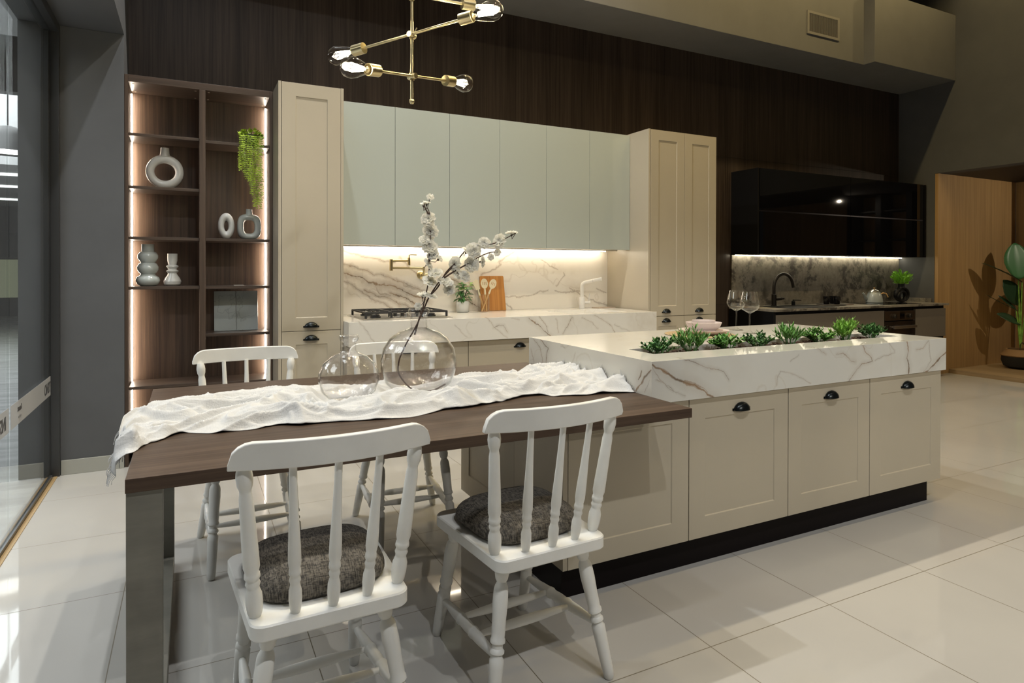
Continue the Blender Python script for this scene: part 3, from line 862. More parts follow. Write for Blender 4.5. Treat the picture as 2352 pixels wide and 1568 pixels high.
def bush_leaves(rnd, c, n, rx, rz, L, W, upright=0.5, ry=None):
    b = MB()
    ry = ry or rx
    for i in range(n):
        a = rnd.random() * 2 * PI
        e = rnd.random() ** 0.6
        h = rnd.random()
        p = (c[0] + rx * e * math.cos(a) * (0.5 + 0.5 * h), c[1] + ry * e * math.sin(a) * (0.5 + 0.5 * h), c[2] + rz * h * (1.05 - 0.5 * e * e))
        b.leaf(p, (math.cos(a) * e, math.sin(a) * e, upright + rnd.uniform(-0.5, 0.4)), (rnd.uniform(-1, 1), rnd.uniform(-1, 1), rnd.uniform(-0.3, 0.3)), L * rnd.uniform(0.7, 1.25), W * rnd.uniform(0.8, 1.2), 0.35)
    return b


# potted plant, jar with utensils, board
t = thing('potted_plant', 'small leafy plant in a ribbed white pot on the worktop', 'plant', (2.021, 4.90, 0.9105))
n = 64
prof = [(0.040, 0.0), (0.052, 0.006), (0.054, 0.06), (0.053, 0.085), (0.044, 0.095), (0.041, 0.095), (0.043, 0.085), (0.043, 0.03)]
obj('pot', MB().rings([[(2.021 + r * (1 + 0.018 * (j % 2)) * math.cos(2 * PI * j / n), 4.90 + r * (1 + 0.018 * (j % 2)) * math.sin(2 * PI * j / n), 0.9105 + z) for j in range(n)] for r, z in prof]), M_WCER, t, smooth=70)
rnd = random.Random(11)
b = MB()
for i in range(85):
    a = rnd.random() * 2 * PI
    e = rnd.random()
    hgt = rnd.uniform(0.0, 0.13)
    p = (2.021 + 0.05 * e * math.cos(a), 4.90 + 0.045 * e * math.sin(a), 1.005 + hgt)
    b.leaf(p, (math.cos(a), math.sin(a) * 0.8 - 0.2, rnd.uniform(-0.7, 0.55) + (0.3 if hgt > 0.09 else -0.1)), (-math.sin(a), math.cos(a), 0.2), rnd.uniform(0.035, 0.058), rnd.uniform(0.020, 0.03), 0.3)
obj('foliage', b, M_GREEN3, t, smooth=0)
b = MB()
for i in range(26):
    a = rnd.random() * 2 * PI
    b.leaf((2.045 + 0.035 * math.cos(a), 4.88 + 0.03 * math.sin(a), 1.10 + rnd.uniform(0, 0.045)), (math.cos(a), math.sin(a) - 0.3, rnd.uniform(-0.1, 0.5)), (-math.sin(a), math.cos(a), 0.2), 0.045, 0.024, 0.3)
o = obj('young_leaves', b, M_GREEN2, t, smooth=0)
o['label'] = 'bright yellow-green young leaves'
b = MB()
for i in range(6):
    a = i * 1.05
    b.tube([(2.021, 4.90, 0.98), (2.021 + 0.02 * math.cos(a), 4.90 + 0.02 * math.sin(a), 1.04), (2.021 + 0.045 * math.cos(a), 4.90 + 0.04 * math.sin(a), 1.10)], 0.002, 6)
obj('stem', b, M_STEM, t)

JX, JY = 2.180, 4.83
o = obj('utensil_jar', MB().lathe([(0.044, 0.0), (0.050, 0.004), (0.050, 0.120), (0.044, 0.138), (0.0435, 0.150), (0.0405, 0.150), (0.041, 0.136), (0.047, 0.118), (0.047, 0.010), (0.0, 0.009)], (JX, JY, 0.9105), 32, cap1=False), M_CGLASS, None, smooth=40)
tag(o, 'clear glass jar holding kitchen utensils on the worktop', 'jar')


def utensil(name, label, base, tip, head):
    base, tip = Vector(base), Vector(tip)
    d = (tip - base).normalized()
    t = thing(name, label, 'utensil', base)
    L = (tip - base).length
    sd = Vector((d.z, 0, -d.x)).normalized()
    nr = d.cross(sd)
    hs = base + d * (L - 0.125)
    obj('handle', MB().along(base, hs, [(0, 0.005), (0.02, 0.0065), (0.6, 0.0075), (1, 0.0065)], 12), M_BEECH, t, smooth=40)
    b = MB()
    b.along(hs - d * 0.004, hs + d * 0.05, [(0, 0.008), (0.5, 0.0075), (1, 0.006)], 12)
    c = hs + d * 0.088
    if head == 'spatula':
        pts = [(-0.02, -0.04), (0.02, -0.04), (0.026, 0.03), (0.016, 0.045), (-0.026, 0.036)]
        b.rings([[c + sd * u + d * v + nr * 0.004 for u, v in pts], [c + sd * u + d * v - nr * 0.004 for u, v in pts]])
    else:
        # oval slotted head: outline ring with three slots cut as separate strips
        n = 28
        out = [(0.0325 * math.cos(2 * PI * i / n), 0.042 * math.sin(2 * PI * i / n)) for i in range(n)]
        xs = [-0.0175, -0.0115, -0.003, 0.003, 0.0115, 0.0175]
        def oy(x):
            return 0.042 * math.sqrt(max(0, 1 - (x / 0.0325) ** 2))
        def strip(x0, x1, f0, f1):
            b.rings([[c + sd * x + d * y + nr * s for x, y in ((x0, f0(x0)), (x1, f0(x1)), (x1, f1(x1)), (x0, f1(x0)))] for s in (0.003, -0.003)])
        cols = [-0.0324, -0.026] + xs + [0.026, 0.0324]
        for i in range(len(cols) - 1):
            x0, x1 = cols[i], cols[i + 1]
            if (x0, x1) in ((xs[0], xs[1]), (xs[2], xs[3]), (xs[4], xs[5])):
                strip(x0, x1, lambda x: -oy(x), lambda x: -0.012)
                strip(x0, x1, lambda x: 0.014, oy)
            else:
                strip(x0, x1, lambda x: -oy(x), oy)
    o = obj('head', b, M_CREAM, t, smooth=30)
    o['label'] = 'cream silicone head'


utensil('spatula', 'cream spatula with a square blade leaning out of the jar', (JX + 0.015, JY + 0.012, 0.922), (JX - 0.062, JY + 0.035, 1.172), 'spatula')
utensil('slotted_spoon', 'upright cream slotted spoon standing between the other two utensils', (JX + 0.022, JY - 0.014, 0.922), (JX + 0.012, JY + 0.02, 1.185), 'spoon')
utensil('slotted_spoon', 'cream slotted spoon tilted across in front of the chopping board', (JX - 0.024, JY - 0.02, 0.922), (JX + 0.103, JY + 0.008, 1.178), 'spoon')
o = obj('chopping_board', MB().prism([(-0.118, 0), (0.118, 0), (0.112, 0.296), (0.106, 0.303), (-0.106, 0.303), (-0.112, 0.296)], 'Y', -0.009, 0.009), M_BOARD, None, bev=0.002)
o.location = (2.336, 4.965, 0.9105)
o.rotation_euler = (math.radians(-9), 0, 0)
tag(o, 'warm brown wooden chopping board leaning on the marble backsplash', 'chopping board')

# white tap
t = thing('kitchen_tap', 'white angled kitchen tap behind the inset sink', 'tap', (3.215, 4.90, 0.9105))
x, y = 3.200, 4.90
obj('body', MB().lathe([(0.027, 0.0), (0.027, 0.102), (0.024, 0.106), (0.0, 0.106)], (x, y, 0.9105), 24, cap1=False), M_WHITE, t, smooth=40)
b = MB().tube([(x, y, 1.01), (x, y, 1.12), (x + 0.004, y - 0.004, 1.135), (x + 0.018, y - 0.012, 1.148), (x + 0.035, y - 0.022, 1.153), (x + 0.155, y - 0.09, 1.183)], [0.0165, 0.0165, 0.0165, 0.0165, 0.0165, 0.0165], 16)
obj('spout', b, M_WHITE, t, smooth=50)
obj('spout_ring', MB().tube([(x + 0.081, y - 0.048, 1.1643), (x + 0.084, y - 0.0497, 1.1651)], 0.0172, 16), M_STEEL, t)
obj('lever', MB().along((x + 0.02, y - 0.006, 0.966), (x + 0.075, y - 0.02, 0.966), [(0, 0.013), (1, 0.013)]).tube([(x + 0.062, y - 0.017, 0.966), (x + 0.064, y - 0.017, 1.0), (x + 0.072, y - 0.019, 1.048)], 0.005), M_WHITE, t, smooth=40)
o = obj('sink_cover', MB().box(3.36, 3.55, 4.86, 4.98, 0.9105, 0.916), plain('tray_blush', (0.50, 0.40, 0.32), 0.4))
tag(o, 'thin flat plate lying on the worktop corner behind the tap', 'plate')

# ================================================================== island
t = thing('island_worktop', 'thick gold-veined marble island worktop with a sunken planter trough', 'worktop', (2.67, 2.55, 0.724))
isl = obj('slab', slab_with_hole(1.654, 3.683, 2.021, 3.06, 0.7245, 0.897, 1.815, 3.56, 2.205, 2.390, 0.80), M_MAR, t, bev=0.001)
isl.data.materials.append(M_MAREND)
for q in isl.data.polygons:
    if q.normal.x < -0.9 and q.center.x < -0.9:
        q.material_index = 1
obj('trough_liner', MB().box(1.8165, 3.5585, 2.2065, 2.3885, 0.8003, 0.812), M_BLACKM, t)
o = obj('island_plinth', MB().box(1.271, 3.626, 2.086, 2.98, 0.0, 0.1265), M_PLINTH)
tag(o, 'black recessed plinth running under the island cabinets', 'plinth')
lab = ('beige shaker island cabinet tucked under the dining table end', 'beige shaker island cabinet beside the dining table corner', 'beige shaker island cabinet between two others, second along from the table corner', 'beige shaker island cabinet at the end of the row, farthest from the table')
for i, (x0, x1) in enumerate(((1.273, 1.868), (1.870, 2.468), (2.470, 3.060), (3.062, 3.672))):
    zt = 0.7205 if i == 0 else 0.7235
    t = thing('island_cabinet', lab[i], 'cabinet', ((x0 + x1) / 2, 2.35, 0.127), 'island cabinets under the marble slab')
    obj('carcass', MB().box(x0 + 0.0005, x1 - 0.0005, 2.062, 2.70, 0.127, zt), M_BEIGE, t)
    dd = obj('door', shaker(x0 + 0.0012, x1 - 0.0012, 2.041, 0.127, zt - 0.001), M_BEIGE, t, bev=0.0012)
    if i:
        cup_handle((x0 + x1) / 2, 2.041, 0.668, dd, 0.094)
t = thing('end_panel', 'beige panelled end of the island beneath the dining table', 'panel', (1.26, 2.55, 0.127))
obj('panel', MB().box(1.2515, 1.2725, 2.0425, 2.447, 0.127, 0.7205), M_BEIGE, t, bev=0.001)
b = shaker(0, 0.604, 0, 0.127, 0.7205, 0.10, 0.021, 0.006)
b.v = [(1.2515 + y, 3.052 - x, z) for x, y, z in b.v]
obj('panel', b, M_BEIGE, t, bev=0.001)
obj('back_panel', MB().box(1.2730, 3.671, 2.7015, 3.050, 0.127, 0.7205), M_BEIGE, t)

o = obj('bark_mulch', None or MB().box(1.82, 3.555, 2.21, 2.385, 0.8125, 0.845), M_BARK)
rnd = random.Random(5)
b = MB().box(1.82, 3.555, 2.21, 2.385, 0.8125, 0.866)
for i in range(520):
    x, y = rnd.uniform(1.835, 3.54), rnd.uniform(2.222, 2.373)
    a, s = rnd.random() * PI, rnd.uniform(0.006, 0.014)
    dx, dy = s * math.cos(a), s * math.sin(a)
    z = 0.866 + rnd.uniform(0, 0.014)
    h = rnd.uniform(0.003, 0.008)
    tl = rnd.uniform(-0.004, 0.004)
    b.rings([[(x - dx - dy * 0.5, y - dy + dx * 0.5, z - tl), (x - dx + dy * 0.5, y - dy - dx * 0.5, z + tl), (x + dx + dy * 0.5, y + dy - dx * 0.5, z + tl), (x + dx - dy * 0.5, y + dy + dx * 0.5, z - tl)],
             [(x - dx - dy * 0.4, y - dy + dx * 0.4, z + h), (x - dx + dy * 0.4, y - dy - dx * 0.4, z + h), (x + dx * 0.9 + dy * 0.5, y + dy * 0.9 - dx * 0.5, z + h), (x + dx * 0.9 - dy * 0.5, y + dy * 0.9 + dx * 0.5, z + h * 0.6)]])
bpy.data.objects.remove(o)
o = obj('bark_mulch', b, M_BARK)
o['kind'] = 'stuff'
tag(o, 'brown bark chips filling the planter trough in the island', 'mulch')

PL = ((1.915, 0.098, 0.085, 'round', 'dark round-leaved bush nearest the table end of the trough'),
      (2.115, 0.090, 0.125, 'spike', 'tall feathery bush in front of the stacked bowls'),
      (2.350, 0.105, 0.080, 'wide', 'low spreading bush between the feathery bush and the wine glasses'),
      (2.560, 0.095, 0.085, 'round', 'dark bushy plant just in front of the wine glasses'),
      (2.785, 0.095, 0.115, 'spike', 'feathery bush with outstretched side sprig beyond the wine glasses'),
      (3.015, 0.095, 0.090, 'wide', 'pale round-leaved bush just past the bare bark patch'),
      (3.230, 0.090, 0.125, 'fine', 'tallest bright green bush towards the far end of the trough'),
      (3.450, 0.095, 0.095, 'round', 'low dense bush at the end of the trough farthest from the table'))
rnd = random.Random(21)
for x, rx, rz, kind, label in PL:
    t = thing('trough_bush', label, 'plant', (x, 2.297, 0.868), 'bushes in the island planter trough')
    stems, fol = MB(), MB()
    ns = {'round': 22, 'spike': 20, 'wide': 24, 'fine': 26}[kind]
    for i in range(ns):
        a = rnd.random() * 2 * PI
        e = rnd.random() ** 0.5
        hgt = rz * (1.0 - 0.45 * e * e) * rnd.uniform(0.75, 1.1)
        p0 = Vector((x + 0.015 * math.cos(a), 2.297 + 0.012 * math.sin(a), 0.868))
        p1 = Vector((x + rx * e * math.cos(a), 2.297 + 0.074 * e * math.sin(a), 0.866 + hgt))
        mid = (p0 + p1) / 2 + Vector((0, 0, 0.012))
        stems.tube([p0, mid, p1], [0.0016, 0.0013, 0.0008], 5)
        nl = {'round': 13, 'spike': 15, 'wide': 11, 'fine': 16}[kind]
        for k in range(nl):
            s = 0.35 + 0.65 * k / (nl - 1)
            q = p0.lerp(mid, min(1, 2 * s)) if s < 0.5 else mid.lerp(p1, 2 * s - 1)
            ax = (p1 - mid).normalized()
            th = k * 2.4 + rnd.random()
            pr = Vector((math.cos(th), math.sin(th), 0.1))
            d = ax * (0.75 if kind in ('spike', 'fine') else 0.45) + pr * 0.8
            L, W = {'round': (0.021, 0.011), 'spike': (0.030, 0.0075), 'wide': (0.024, 0.014), 'fine': (0.029, 0.008)}[kind]
            fol.leaf(q, d, pr.cross(Vector((0, 0, 1))), L * rnd.uniform(0.85, 1.3), W * 1.2, 0.2, 0.12)
    obj('stems', stems, M_GREEN3, t)
    obj('foliage', fol, {'round': M_GREEN3, 'spike': M_GREEN, 'wide': M_GREEN, 'fine': M_GREEN2}[kind], t, smooth=0)

# place setting and glasses on the island
PX, PY, PZ = 2.590, 2.745, 0.8975
o = obj('placemat', MB().lathe([(0.190, 0.0), (0.196, 0.002), (0.194, 0.0045), (0.0, 0.005)], (PX, PY, PZ), 64, cap1=False), M_MAT, None, smooth=40)
tag(o, 'round woven straw placemat under the plates on the island', 'placemat')
CX, CY2 = PX + 0.02, PY - 0.01


def dish(name, label, cat, prof, z, n=56):
    o = obj(name, MB().lathe(prof, (CX, CY2, z), n, cap1=False), M_PINK, None, smooth=40)
    return tag(o, label, cat)


dish('dinner_plate', 'wide blush stoneware dinner plate at the bottom of the stack', 'plate', [(0.085, 0.0), (0.11, 0.006), (0.138, 0.021), (0.140, 0.024), (0.136, 0.024), (0.108, 0.011), (0.08, 0.006), (0.0, 0.006)], PZ + 0.0055)
dish('side_plate', 'smaller blush side plate on the dinner plate', 'plate', [(0.06, 0.0), (0.085, 0.006), (0.104, 0.017), (0.106, 0.020), (0.102, 0.020), (0.08, 0.009), (0.055, 0.006), (0.0, 0.006)], PZ + 0.012)
dish('serving_bowl', 'wide blush stoneware bowl on the side plate', 'bowl', [(0.045, 0.0), (0.068, 0.010), (0.090, 0.030), (0.100, 0.053), (0.097, 0.054), (0.086, 0.033), (0.064, 0.014), (0.0, 0.009)], PZ + 0.0185)
dish('small_bowl', 'small straight-sided blush bowl nested at the top of the stack', 'bowl', [(0.045, 0.0), (0.058, 0.008), (0.063, 0.042), (0.063, 0.05), (0.060, 0.05), (0.055, 0.012), (0.0, 0.006)], PZ + 0.0335)

PRG = [(0.040, 0.0), (0.042, 0.001), (0.038, 0.003), (0.015, 0.009), (0.006, 0.017), (0.0042, 0.03), (0.0040, 0.112), (0.006, 0.118), (0.018, 0.124), (0.043, 0.140), (0.0545, 0.160), (0.056, 0.172), (0.052, 0.195), (0.040, 0.243),
       (0.0388, 0.243), (0.0508, 0.195), (0.0546, 0.172), (0.053, 0.161), (0.042, 0.142), (0.017, 0.127), (0.0, 0.123)]
t = tag(obj('wine_glass', MB().lathe(PRG, (0, 0, 0), 40, cap1=False), M_CGLASS, None, smooth=40), 'wine glass standing behind the other, closer to the tall larder cabinet', 'wine glass', 'wine glasses on the island')
t.location = (2.992, 2.857, 0.8975)
t2 = t.copy()
C.objects.link(t2)
t2.location = (2.899, 2.666, 0.8975)
t2['label'] = 'wine glass standing in front, next to the planter trough'

# ================================================================== dining table
TX0, TX1, TY0, TY1, TZ = -0.142, 1.652, 1.788, 3.088, 0.756
t = thing('dining_table', 'long dark walnut dining table with a raw steel leg, joined to the island', 'table', (0.75, 2.44, 0))
obj('tabletop', MB().box(TX0, TX1, TY0, TY1, 0.7215, TZ), M_TABLE, t, bev=0.001)
obj('leg', MB().box(TX0 + 0.001, -0.062, 1.797, 1.853, 0.0, 0.7213), M_RAW, t, bev=0.002)
obj('leg', MB().box(TX0 + 0.001, -0.062, 3.022, 3.078, 0.0, 0.7213), M_RAW, t, bev=0.002)
obj('foot_rail', MB().box(TX0 + 0.001, -0.062, 1.8535, 3.0215, 0.0, 0.056), M_RAW, t, bev=0.002)

# ------------------------------------------------------------------ muslin runner
FR = [(-0.150, 2.035), (-0.10, 2.13), (-0.022, 2.21), (0.08, 2.165), (0.16, 2.165), (0.257, 2.196), (0.33, 2.155), (0.54, 2.123), (0.7, 2.118), (0.865, 2.148), (1.05, 2.20), (1.261, 2.238), (1.32, 2.20), (1.45, 2.155), (1.589, 2.127), (1.66, 2.118)]
BK = [(-0.150, 2.45), (-0.05, 2.58), (0.047, 2.665), (0.18, 2.66), (0.322, 2.735), (0.50, 2.80), (0.698, 2.69), (0.88, 2.64), (1.064, 2.642), (1.3, 2.70), (1.528, 2.80), (1.66, 2.85)]


def ip(tab, x):
    if x <= tab[0][0]:
        return tab[0][1]
    for (a, b), (c, d) in zip(tab, tab[1:]):
        if x <= c:
            s = (x - a) / (c - a)
            s = s * s * (3 - 2 * s)
            return b + (d - b) * s
    return tab[-1][1]


def ridge(x, y, z):
    return 1.0 - abs(2.0 * noise.noise(Vector((x, y, z))))


V1, V2 = (0.545, 2.465), (0.830, 2.480)


def fold(x, y, v):
    h = 0.0
    e = min(1.0, 9.0 * v, 7.5 * (1 - v))
    wx = x + 0.25 * noise.noise(Vector((x * 2.0, y * 2.0, 3.1)))
    wy = y + 0.12 * noise.noise(Vector((x * 2.4, y * 2.4, 7.7)))
    def R(a, b, c, th):
        return max(0.0, ridge(a, b, c) - th) / (1 - th)
    r1 = R(wx * 1.5 + wy * 1.2, wy * 4.2 - wx * 1.1, 0.3, 0.45)
    r2 = R(wx * 3.6 - wy * 3.4, wy * 8.5 + wx * 3.0, 5.2, 0.55)
    r3 = R(wx * 1.1 + 4, wy * 7.5 + wx * 0.6, 9.9, 0.55)
    r4 = R(wx * 5.0 + wy * 9.0, wy * 13.0 - wx * 6.0, 2.2, 0.6)
    r5 = R(wx * 9.0 - wy * 12.0, wy * 30.0 + wx * 9.0, 6.4, 0.5)
    r6 = R(wx * 14.0 + wy * 18.0, wy * 34.0 - wx * 8.0, 8.1, 0.5)
    big = sorted((0.046 * r1 ** 1.3, 0.040 * r2 ** 1.25, 0.046 * r3 ** 1.3, 0.026 * r4 ** 1.1))
    h += big[3] + 0.5 * big[2] + (0.0050 * r5 + 0.0042 * r6) * (0.5 + 0.9 * noise.noise(Vector((x * 3, y * 5, 0.7))))
    lift = 0.010 * max(0, noise.noise(Vector((x * 5.5, 2.0, 4.0 + round(v)))))
    h = h * (0.12 + 0.88 * e) + lift * (1 - e)
    for (cx, cy), rad in ((V1, 0.10), (V2, 0.12)):
        dd = math.hypot(x - cx, y - cy)
        s = min(1, max(0, (dd - rad) / 0.07))
        h *= s * s * (3 - 2 * s)
    return max(0.0, h)


NU, NV = 420, 128
rows = []
for i in range(NU + 1):
    s = i / NU
    x = -0.150 + 1.797 * s
    y0, y1 = ip(FR, x), ip(BK, x)
    y0 += 0.007 * noise.noise(Vector((x * 14, 0, 2))) + 0.022 * noise.noise(Vector((x * 5.5, 0, 6)))
    y1 += 0.007 * noise.noise(Vector((x * 14, 5, 2))) + 0.025 * noise.noise(Vector((x * 5.0, 5, 6)))
    row = []
    for j in range(NV + 1):
        v = j / NV
        y = y0 + (y1 - y0) * v
        xx = x
        h = fold(x, y, v)
        row.append((xx, y, TZ + 0.0011 + h))
    rows.append(row)
# the loose end sags over the table edge
over = []
for k in range(14, 0, -1):
    s = k / 14.0
    row = []
    for j in range(NV + 1):
        v = j / NV
        bx, by, bz = rows[0][j]
        y = by + (2.045 + 0.26 * v - by) * s * 0.9
        x = -0.150 - 0.030 * min(1, s * 2.2) - 0.012 * s * math.sin(v * 17.0)
        z = bz - (0.062 * s ** 1.3) * (1.0 - 0.25 * v) + 0.004 * math.sin(v * 31)
        row.append((x - 0.004, y, z))
    over.append(row)
rows = over + rows
b = MB()
b.rings(rows, closed=False)
o = obj('table_runner', b, M_CLOTH, None, smooth=0, solid=0.0014)
tag(o, 'crumpled white muslin runner lying along the dining table', 'table runner')
rnd = random.Random(9)
fb = MB()
for j in range(0, NV + 1, 2):
    p = Vector(rows[0][j])
    q = p + Vector((-rnd.uniform(0.004, 0.016), rnd.uniform(-0.012, 0.008), -rnd.uniform(0.018, 0.035)))
    fb.tube([p, (p + q) / 2 + Vector((-0.004, 0, 0)), q], 0.0011, 5)
for j in range(0, NV + 1, 2):
    p = Vector(rows[-1][j])
    q = p + Vector((0.003, rnd.uniform(-0.008, 0.008), rnd.uniform(0.004, 0.02)))
    fb.tube([p, q], 0.0011, 5)
obj('fringe', fb, M_CLOTH, o)

# ------------------------------------------------------------------ glass vases
ZV = TZ + 0.0045
pr = [(0.055, 0.0), (0.080, 0.008), (0.104, 0.038), (0.1155, 0.080), (0.113, 0.108), (0.098, 0.142), (0.068, 0.170), (0.036, 0.184), (0.0275, 0.193), (0.0265, 0.225), (0.034, 0.232), (0.038, 0.240), (0.038, 0.247), (0.034, 0.252), (0.027, 0.252)]
inn = [(max(0.0, r - 0.0035), z) for r, z in pr[::-1][1:]]
inn = [(r, z + (0.004 if z < 0.02 else 0)) for r, z in inn]
o = obj('glass_bottle_vase', MB().lathe(pr + inn, (V1[0], V1[1], ZV), 64, cap1=True), M_VGLASS, None, smooth=50)
tag(o, 'smaller empty clear glass bottle vase on the runner', 'vase')
pr = [(0.070, 0.0), (0.102, 0.010), (0.137, 0.050), (0.1535, 0.105), (0.1535, 0.140), (0.143, 0.185), (0.117, 0.226), (0.080, 0.252), (0.048, 0.262), (0.0365, 0.268), (0.0345, 0.280), (0.0345, 0.318), (0.040, 0.324), (0.0425, 0.332), (0.0425, 0.341), (0.038, 0.346), (0.034, 0.346)]
inn = [(max(0.0, r - 0.004), z) for r, z in pr[::-1][1:]]
inn = [(r, z + (0.004 if z < 0.02 else 0)) for r, z in inn]
o = obj('glass_bottle_vase', MB().lathe(pr + inn, (V2[0], V2[1], ZV), 72, cap1=True), M_VGLASS, None, smooth=50)
tag(o, 'larger round clear glass vase holding blossom branches', 'vase')

ST1 = [(0.925, 2.424, 0.800), (0.873, 2.451, 0.772), (0.809, 2.483, 0.776), (0.759, 2.509, 0.834), (0.756, 2.511, 0.891), (0.778, 2.5, 0.953), (0.812, 2.484, 1.021), (0.836, 2.473, 1.077), (0.849, 2.465, 1.139), (0.865, 2.458, 1.228), (0.865, 2.458, 1.299), (0.868, 2.457, 1.37), (0.873, 2.455, 1.458), (0.866, 2.459, 1.50), (0.86, 2.462, 1.515)]
BL1 = [(0.872, 2.456, 1.557, 1), (0.844, 2.47, 1.531, 1), (0.867, 2.459, 1.536, 1), (0.875, 2.455, 1.471, 3), (0.88, 2.452, 1.422, 3), (0.857, 2.463, 1.385, 2), (0.872, 2.455, 1.356, 3), (0.887, 2.447, 1.325, 2), (0.91, 2.435, 1.308, 1), (0.857, 2.462, 1.287, 2), (0.885, 2.448, 1.25, 3), (0.862, 2.459, 1.216, 3), (0.867, 2.456, 1.159, 3), (0.841, 2.469, 1.159, 2), (0.826, 2.477, 1.116, 1)]
ST2 = [(0.815, 2.487, 1.00), (0.829, 2.476, 1.06), (0.845, 2.468, 1.10), (0.868, 2.456, 1.157), (0.905, 2.438, 1.219), (0.952, 2.414, 1.278), (0.992, 2.395, 1.335), (1.023, 2.379, 1.361), (1.094, 2.343, 1.37), (1.142, 2.319, 1.392), (1.181, 2.299, 1.415)]
ST3 = [(0.905, 2.438, 1.219), (0.952, 2.414, 1.255), (1.007, 2.386, 1.29), (1.047, 2.366, 1.317), (1.086, 2.346, 1.335), (1.118, 2.331, 1.338)]
ST4 = [(0.865, 2.457, 1.157), (0.897, 2.442, 1.193), (0.928, 2.426, 1.255), (0.968, 2.406, 1.299)]
BL2 = [(1.166, 2.307, 1.414, 2), (1.076, 2.352, 1.374, 2), (1.115, 2.332, 1.383, 3), (1.112, 2.333, 1.334, 1), (1.089, 2.345, 1.317, 1), (1.0, 2.39, 1.339, 2), (1.033, 2.374, 1.342, 3), (0.967, 2.407, 1.288, 3), (1.02, 2.38, 1.285, 3), (1.056, 2.362, 1.297, 2), (0.969, 2.405, 1.245, 2), (0.997, 2.391, 1.239, 2), (0.915, 2.432, 1.216, 3), (0.933, 2.423, 1.187, 2)]


def blossom(rnd, R, out):
    """ruffled double blossom about the origin, opening along out"""
    out = Vector(out).normalized()
    a0 = out.orthogonal().normalized()
    b0 = out.cross(a0)
    b = MB()
    layers = ((9, 1.0, 0.15), (8, 0.85, 0.55), (7, 0.65, 1.0), (5, 0.42, 1.6)) if R > 0.02 else ((6, 1.0, 0.5), (5, 0.75, 1.2))
    for n, s, lift in layers:
        off = rnd.random() * 6
        for i in range(n):
            th = off + 2 * PI * i / n + rnd.uniform(-0.15, 0.15)
            rad = a0 * math.cos(th) + b0 * math.sin(th)
            tan = out.cross(rad)
            L, W = R * s * rnd.uniform(0.9, 1.1), R * s * 1.0
            rows = []
            for u in (0.05, 0.4, 0.75, 1.0):
                row = []
                for k, v in enumerate((-1, -0.5, 0, 0.5, 1)):
                    wv = W * (0.15 + 0.6 * math.sin(min(1, u * 0.85) * PI * 0.62)) * v
                    ruf = 0.10 * R * u * (1 if k % 2 else -1) + rnd.uniform(-0.05, 0.05) * R
                    el = math.atan(lift)
                    tip = L * u - (0.12 * R * abs(v) ** 2 if u > 0.9 else 0)
                    row.append(rad * (tip * math.cos(el)) + out * (tip * math.sin(el) * (1 - 0.25 * u)) + tan * wv + out * ruf)
                rows.append(row)
            b.rings(rows, closed=False)
    return b


def branch(label, stems, blooms, seed):
    rnd = random.Random(seed)
    base = stems[0][0]
    t = thing('blossom_branch', label, 'branch', base)
    for pts in stems:
        P = [Vector(p) for p in pts]
        sm = [P[0]]
        for i in range(len(P) - 1):
            p0, p1, p2, p3 = P[max(i - 1, 0)], P[i], P[i + 1], P[min(i + 2, len(P) - 1)]
            for k in range(1, 6):
                s = k / 5
                sm.append(0.5 * ((2 * p1) + (p2 - p0) * s + (2 * p0 - 5 * p1 + 4 * p2 - p3) * s * s + (3 * p1 - p0 - 3 * p2 + p3) * s ** 3))
        n = len(sm)
        obj('stem', MB().tube(sm, [0.0038 * (1 - 0.55 * i / n) for i in range(n)], 8), M_STEM, t, smooth=60)
    allp = [Vector(p) for s in stems for p in s[3:]]
    for x, y, z, s in blooms:
        R = {1: 0.016, 2: 0.024, 3: 0.0305}[s]
        c = Vector((x, y, z)) + Vector((rnd.uniform(-1, 1), rnd.uniform(-1, 1), 0)) * 0.012
        near = min(allp, key=lambda p: (p - c).length)
        out = (c - near).normalized() * 0.4 + Vector((rnd.uniform(-0.7, 0.5), -0.8 + rnd.uniform(-0.4, 0.6), rnd.uniform(0.1, 1.0)))
        b = blossom(rnd, R, out)
        b.v = [(p[0] + c.x, p[1] + c.y, p[2] + c.z) for p in b.v]
        bo = obj('blossom', b, M_PETAL, t, smooth=0)
        if s < 3:
            o2 = out.normalized()
            obj('calyx', MB().along(c - o2 * 0.004, c - o2 * 0.012, [(0, 0.006), (0.6, 0.004), (1, 0.0015)], 8).tube([c - o2 * 0.010, c - o2 * 0.02 + Vector((0, 0, -0.004)), near], 0.0014, 6), M_STEM, bo, smooth=40)


branch('upright white blossom branch rising straight out of the larger vase', [ST1, [(0.865, 2.458, 1.299), (0.889, 2.446, 1.325), (0.905, 2.438, 1.308)], [(0.865, 2.46, 1.49), (0.852, 2.466, 1.515), (0.848, 2.468, 1.535)], [(0.838, 2.472, 1.08), (0.832, 2.475, 1.10), (0.826, 2.477, 1.116)]], BL1, 4)
branch('white blossom branch arching sideways from the larger vase towards the island', [ST2, ST3, ST4], BL2, 5)

